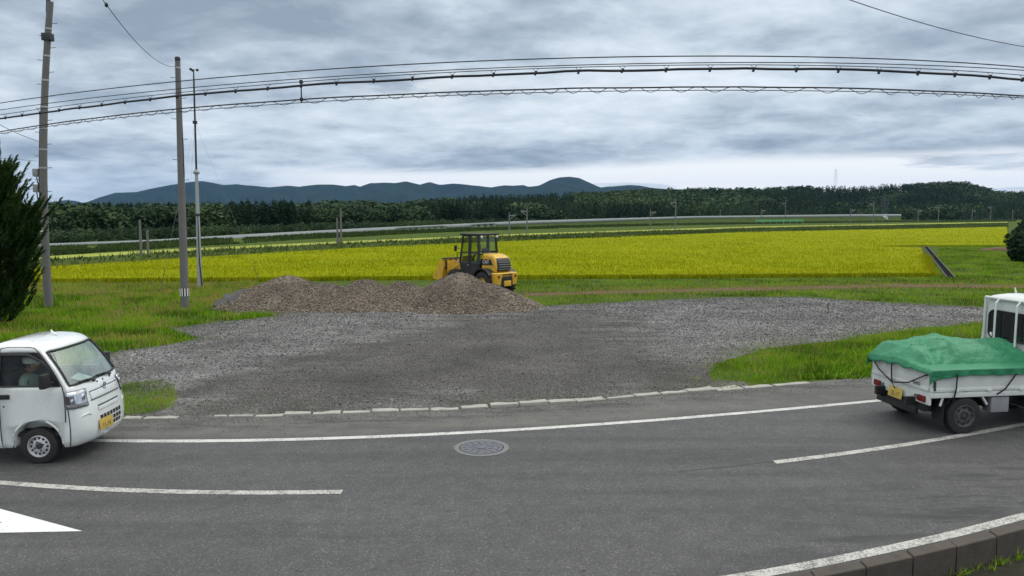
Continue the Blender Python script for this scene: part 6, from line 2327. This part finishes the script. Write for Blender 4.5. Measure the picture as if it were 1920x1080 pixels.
# counterweight
cw = MB().prism([(-1.42, -0.70, 0.42), (-1.72, -0.70, 0.47), (-1.76, -0.70, 1.02), (-1.15, -0.70, 1.02), (-1.15, -0.70, 0.90)], (0, 1.40, 0)).build('counterweight', Y_, ld, 40, 0.05)
mb = MB()
for z in (0.94, 0.84, 0.74):
    mb.box((-1.755, 0.0, z), (0.05, 0.62, 0.045))
mb.build('slot', K_, cw)
MB().box((-1.76, 0.0, 0.56), (0.08, 0.46, 0.24), bev=0.03).build('towing_block', Y_, cw)
for sg in (-1, 1):
    MB().lathe([(0.055, 0), (0.055, 0.03)], (-1.775, sg * 0.55, 0.86), 'X', 14).build('tail_lamp', MAT['red lens'], cw)
    mb = MB()
    pts = [(-0.95 + 0.64 * math.cos(a), 0.53 + 0.64 * math.sin(a)) for a in np.linspace(0.15, math.pi * 0.80, 12)]
    for (a, b), (c, d) in zip(pts[:-1], pts[1:]):
        mb.prism([(a, 0, b), (c, 0, d), (c, 0, d + 0.035), (a, 0, b + 0.035)], (0, 0.42, 0), (0, sg * 0.70 - 0.21, 0))
    mb.build('fender', K_, ld)
# cab
mb = MB().prism([(-0.50, -0.62, 0.85), (0.72, -0.62, 0.85), (0.86, -0.62, 1.30), (0.82, -0.62, 1.42), (-0.50, -0.62, 1.42)], (0, 1.24, 0))
cb = mb.build('cab_base', K_, ld, 40, 0.04)
mb = MB()
for sg in (-1, 1):
    mb.tube([(-0.50, sg * 0.60, 1.35), (-0.42, sg * 0.57, 2.60)], 0.085, 4)
    mb.tube([(0.16, sg * 0.61, 1.35), (0.12, sg * 0.58, 2.60)], 0.105, 4)
    mb.tube([(0.86, sg * 0.58, 1.35), (0.64, sg * 0.54, 2.60)], 0.06, 4)
    mb.tube([(-0.46, sg * 0.60, 1.88), (0.80, sg * 0.58, 1.84)], 0.032, 4)
mb.tube([(-0.46, -0.6, 1.80), (-0.46, 0.6, 1.80)], 0.04, 4).tube([(0.64, -0.54, 2.58), (0.64, 0.54, 2.58)], 0.04, 4)
mb.build('cab_frame', K_, ld)
MB().box((0.10, 0, 2.64), (1.36, 1.30, 0.09), bev=0.03).build('roof', K_, ld)
for sg in (-1, 1):
    MB().prism([(-0.44, 0, 1.42), (0.10, 0, 1.42), (0.08, 0, 2.56), (-0.40, 0, 2.56)], (0, 0.008, 0), (0, sg * 0.585, 0)).build('side_window', MAT['cab glass'], ld)
    dr_ = MB().prism([(0.18, 0, 0.95), (0.80, 0, 0.95), (0.82, 0, 1.40), (0.62, 0, 2.56), (0.15, 0, 2.56)], (0, 0.008, 0), (0, sg * 0.585, 0)).build('door', MAT['cab glass'], ld)
    MB().box((0.25, sg * 0.61, 1.30), (0.12, 0.03, 0.04)).build('handle', MAT['grey paint'], dr_)
    MB().tube([(0.82, sg * 0.60, 2.0), (0.92, sg * 0.78, 2.05)], 0.015, 6).box((0.92, sg * 0.80, 2.02), (0.04, 0.16, 0.26), bev=0.02).build('mirror', K_, ld)
    MB().lathe([(0.05, -0.04), (0.06, 0.04)], (-0.56, sg * 0.50, 2.55), 'X', 12).build('work_lamp', MAT['white ink'], ld)
    MB().box((0.35, sg * 0.70, 0.62), (0.42, 0.16, 0.04)).box((0.35, sg * 0.70, 0.38), (0.36, 0.14, 0.03)).box((0.16, sg * 0.70, 0.62), (0.03, 0.1, 0.52)).build('step', K_, ld)
MB().face([(-0.47, -0.54, 1.45), (-0.47, 0.54, 1.45), (-0.43, 0.52, 2.56), (-0.43, -0.52, 2.56)]).build('rear_window', MAT['cab glass'], ld)
MB().face([(0.85, -0.54, 1.42), (0.85, 0.54, 1.42), (0.65, 0.50, 2.56), (0.65, -0.50, 2.56)]).build('windscreen', MAT['cab glass'], ld)
MB().box((-0.12, 0, 1.42), (0.46, 0.46, 0.14), bev=0.04).box((-0.33, 0, 1.74), (0.12, 0.44, 0.6), bev=0.05).build('seat', MAT['interior'], ld)
MB().tube([(0.62, 0, 1.3), (0.42, 0, 1.75)], 0.035, 8).lathe([(0.17, 0), (0.19, 0.015), (0.17, 0.03)], (0.42, 0, 1.75), 'Z', 20).build('steering_column', MAT['black'], ld)
# lift arms, rams and bucket held a little above the ground
mb = MB()
for sg in (-1, 1):
    arm = [(0.95, sg * 0.34, 1.42), (1.25, sg * 0.34, 1.44), (1.70, sg * 0.34, 1.20), (1.93, sg * 0.34, 0.92), (1.90, sg * 0.34, 0.76), (1.62, sg * 0.34, 0.98), (1.25, sg * 0.34, 1.20), (0.95, sg * 0.34, 1.24)]
    mb.prism([(a, sg * 0.30, c) for a, b, c in arm], (0, sg * 0.08, 0))
mb.build('lift_arm', Y_, ld, 40, 0.012)
MB().tube([(1.0, 0, 1.62), (1.45, 0, 1.52)], 0.06, 10).tube([(1.45, 0, 1.52), (1.9, 0, 1.3)], 0.032, 8).build('tilt_ram', MAT['grey paint'], ld)
MB().tube([(1.0, 0.20, 1.66), (1.2, 0.22, 1.80), (1.45, 0.2, 1.78), (1.6, 0.1, 1.55)], 0.02, 6).build('hydraulic_hose', MAT['black'], ld)
MB().box((0.98, 0, 1.38), (0.22, 0.80, 0.60), bev=0.03).build('arm_tower', Y_, ld)
MB().box((1.92, 0, 1.02), (0.10, 0.9, 0.75), bev=0.02).build('coupler', Y_, ld)
bk = MB()
BW = 0.68
bp = [(2.02, 1.50), (1.98, 1.0), (2.06, 0.62), (2.35, 0.50), (2.75, 0.58)]
for (a, b), (c, d) in zip(bp[:-1], bp[1:]):
    bk.prism([(a, -BW, b), (c, -BW, d), (c + 0.03, -BW, d + 0.035), (a + 0.03, -BW, b + 0.035)], (0, 2 * BW, 0))
for sg in (-1, 1):
    bk.prism([(2.02, 0, 1.50), (1.98, 0, 1.0), (2.06, 0, 0.62), (2.35, 0, 0.50), (2.75, 0, 0.58), (2.40, 0, 1.2)], (0, 0.03, 0), (0, sg * BW - 0.015, 0))
bk = bk.build('bucket', Y_, ld, 30, 0.008)
for y_ in (-0.5, -0.17, 0.17, 0.5):
    MB().box((1.975, y_, 1.22), (0.05, 0.05, 0.50), (0, -0.06, 0)).build('back_rib', MAT['dark steel'], bk)
MB().box((1.965, 0, 1.10), (0.06, 1.2, 0.07)).build('back_rib', MAT['dark steel'], bk)
MB().box((2.03, 0, 1.52), (0.10, 2 * BW + 0.02, 0.05), bev=0.01).build('bucket_rim', MAT['dark steel'], bk)

# ------------------------------------------------------------------ haze
hz_ = MB().box((0, 4700, 250), (19800, 12000, 502.6))
hz_ = hz_.build('haze', None)
hz_.data.materials.clear()
m = bpy.data.materials.new('haze')
m.use_nodes = True
t = NT(m.node_tree)
out = t.n('ShaderNodeOutputMaterial')
pv = t.n('ShaderNodeVolumePrincipled', Density=HAZE_D)
pv.inputs['Color'].default_value = (0.22, 0.52, 1.0, 1)
t.put(out.inputs['Volume'], pv.outputs[0])
hz_.data.materials.append(m)
tag(hz_, 'thin blue air over the plain', 'haze', kind='stuff')
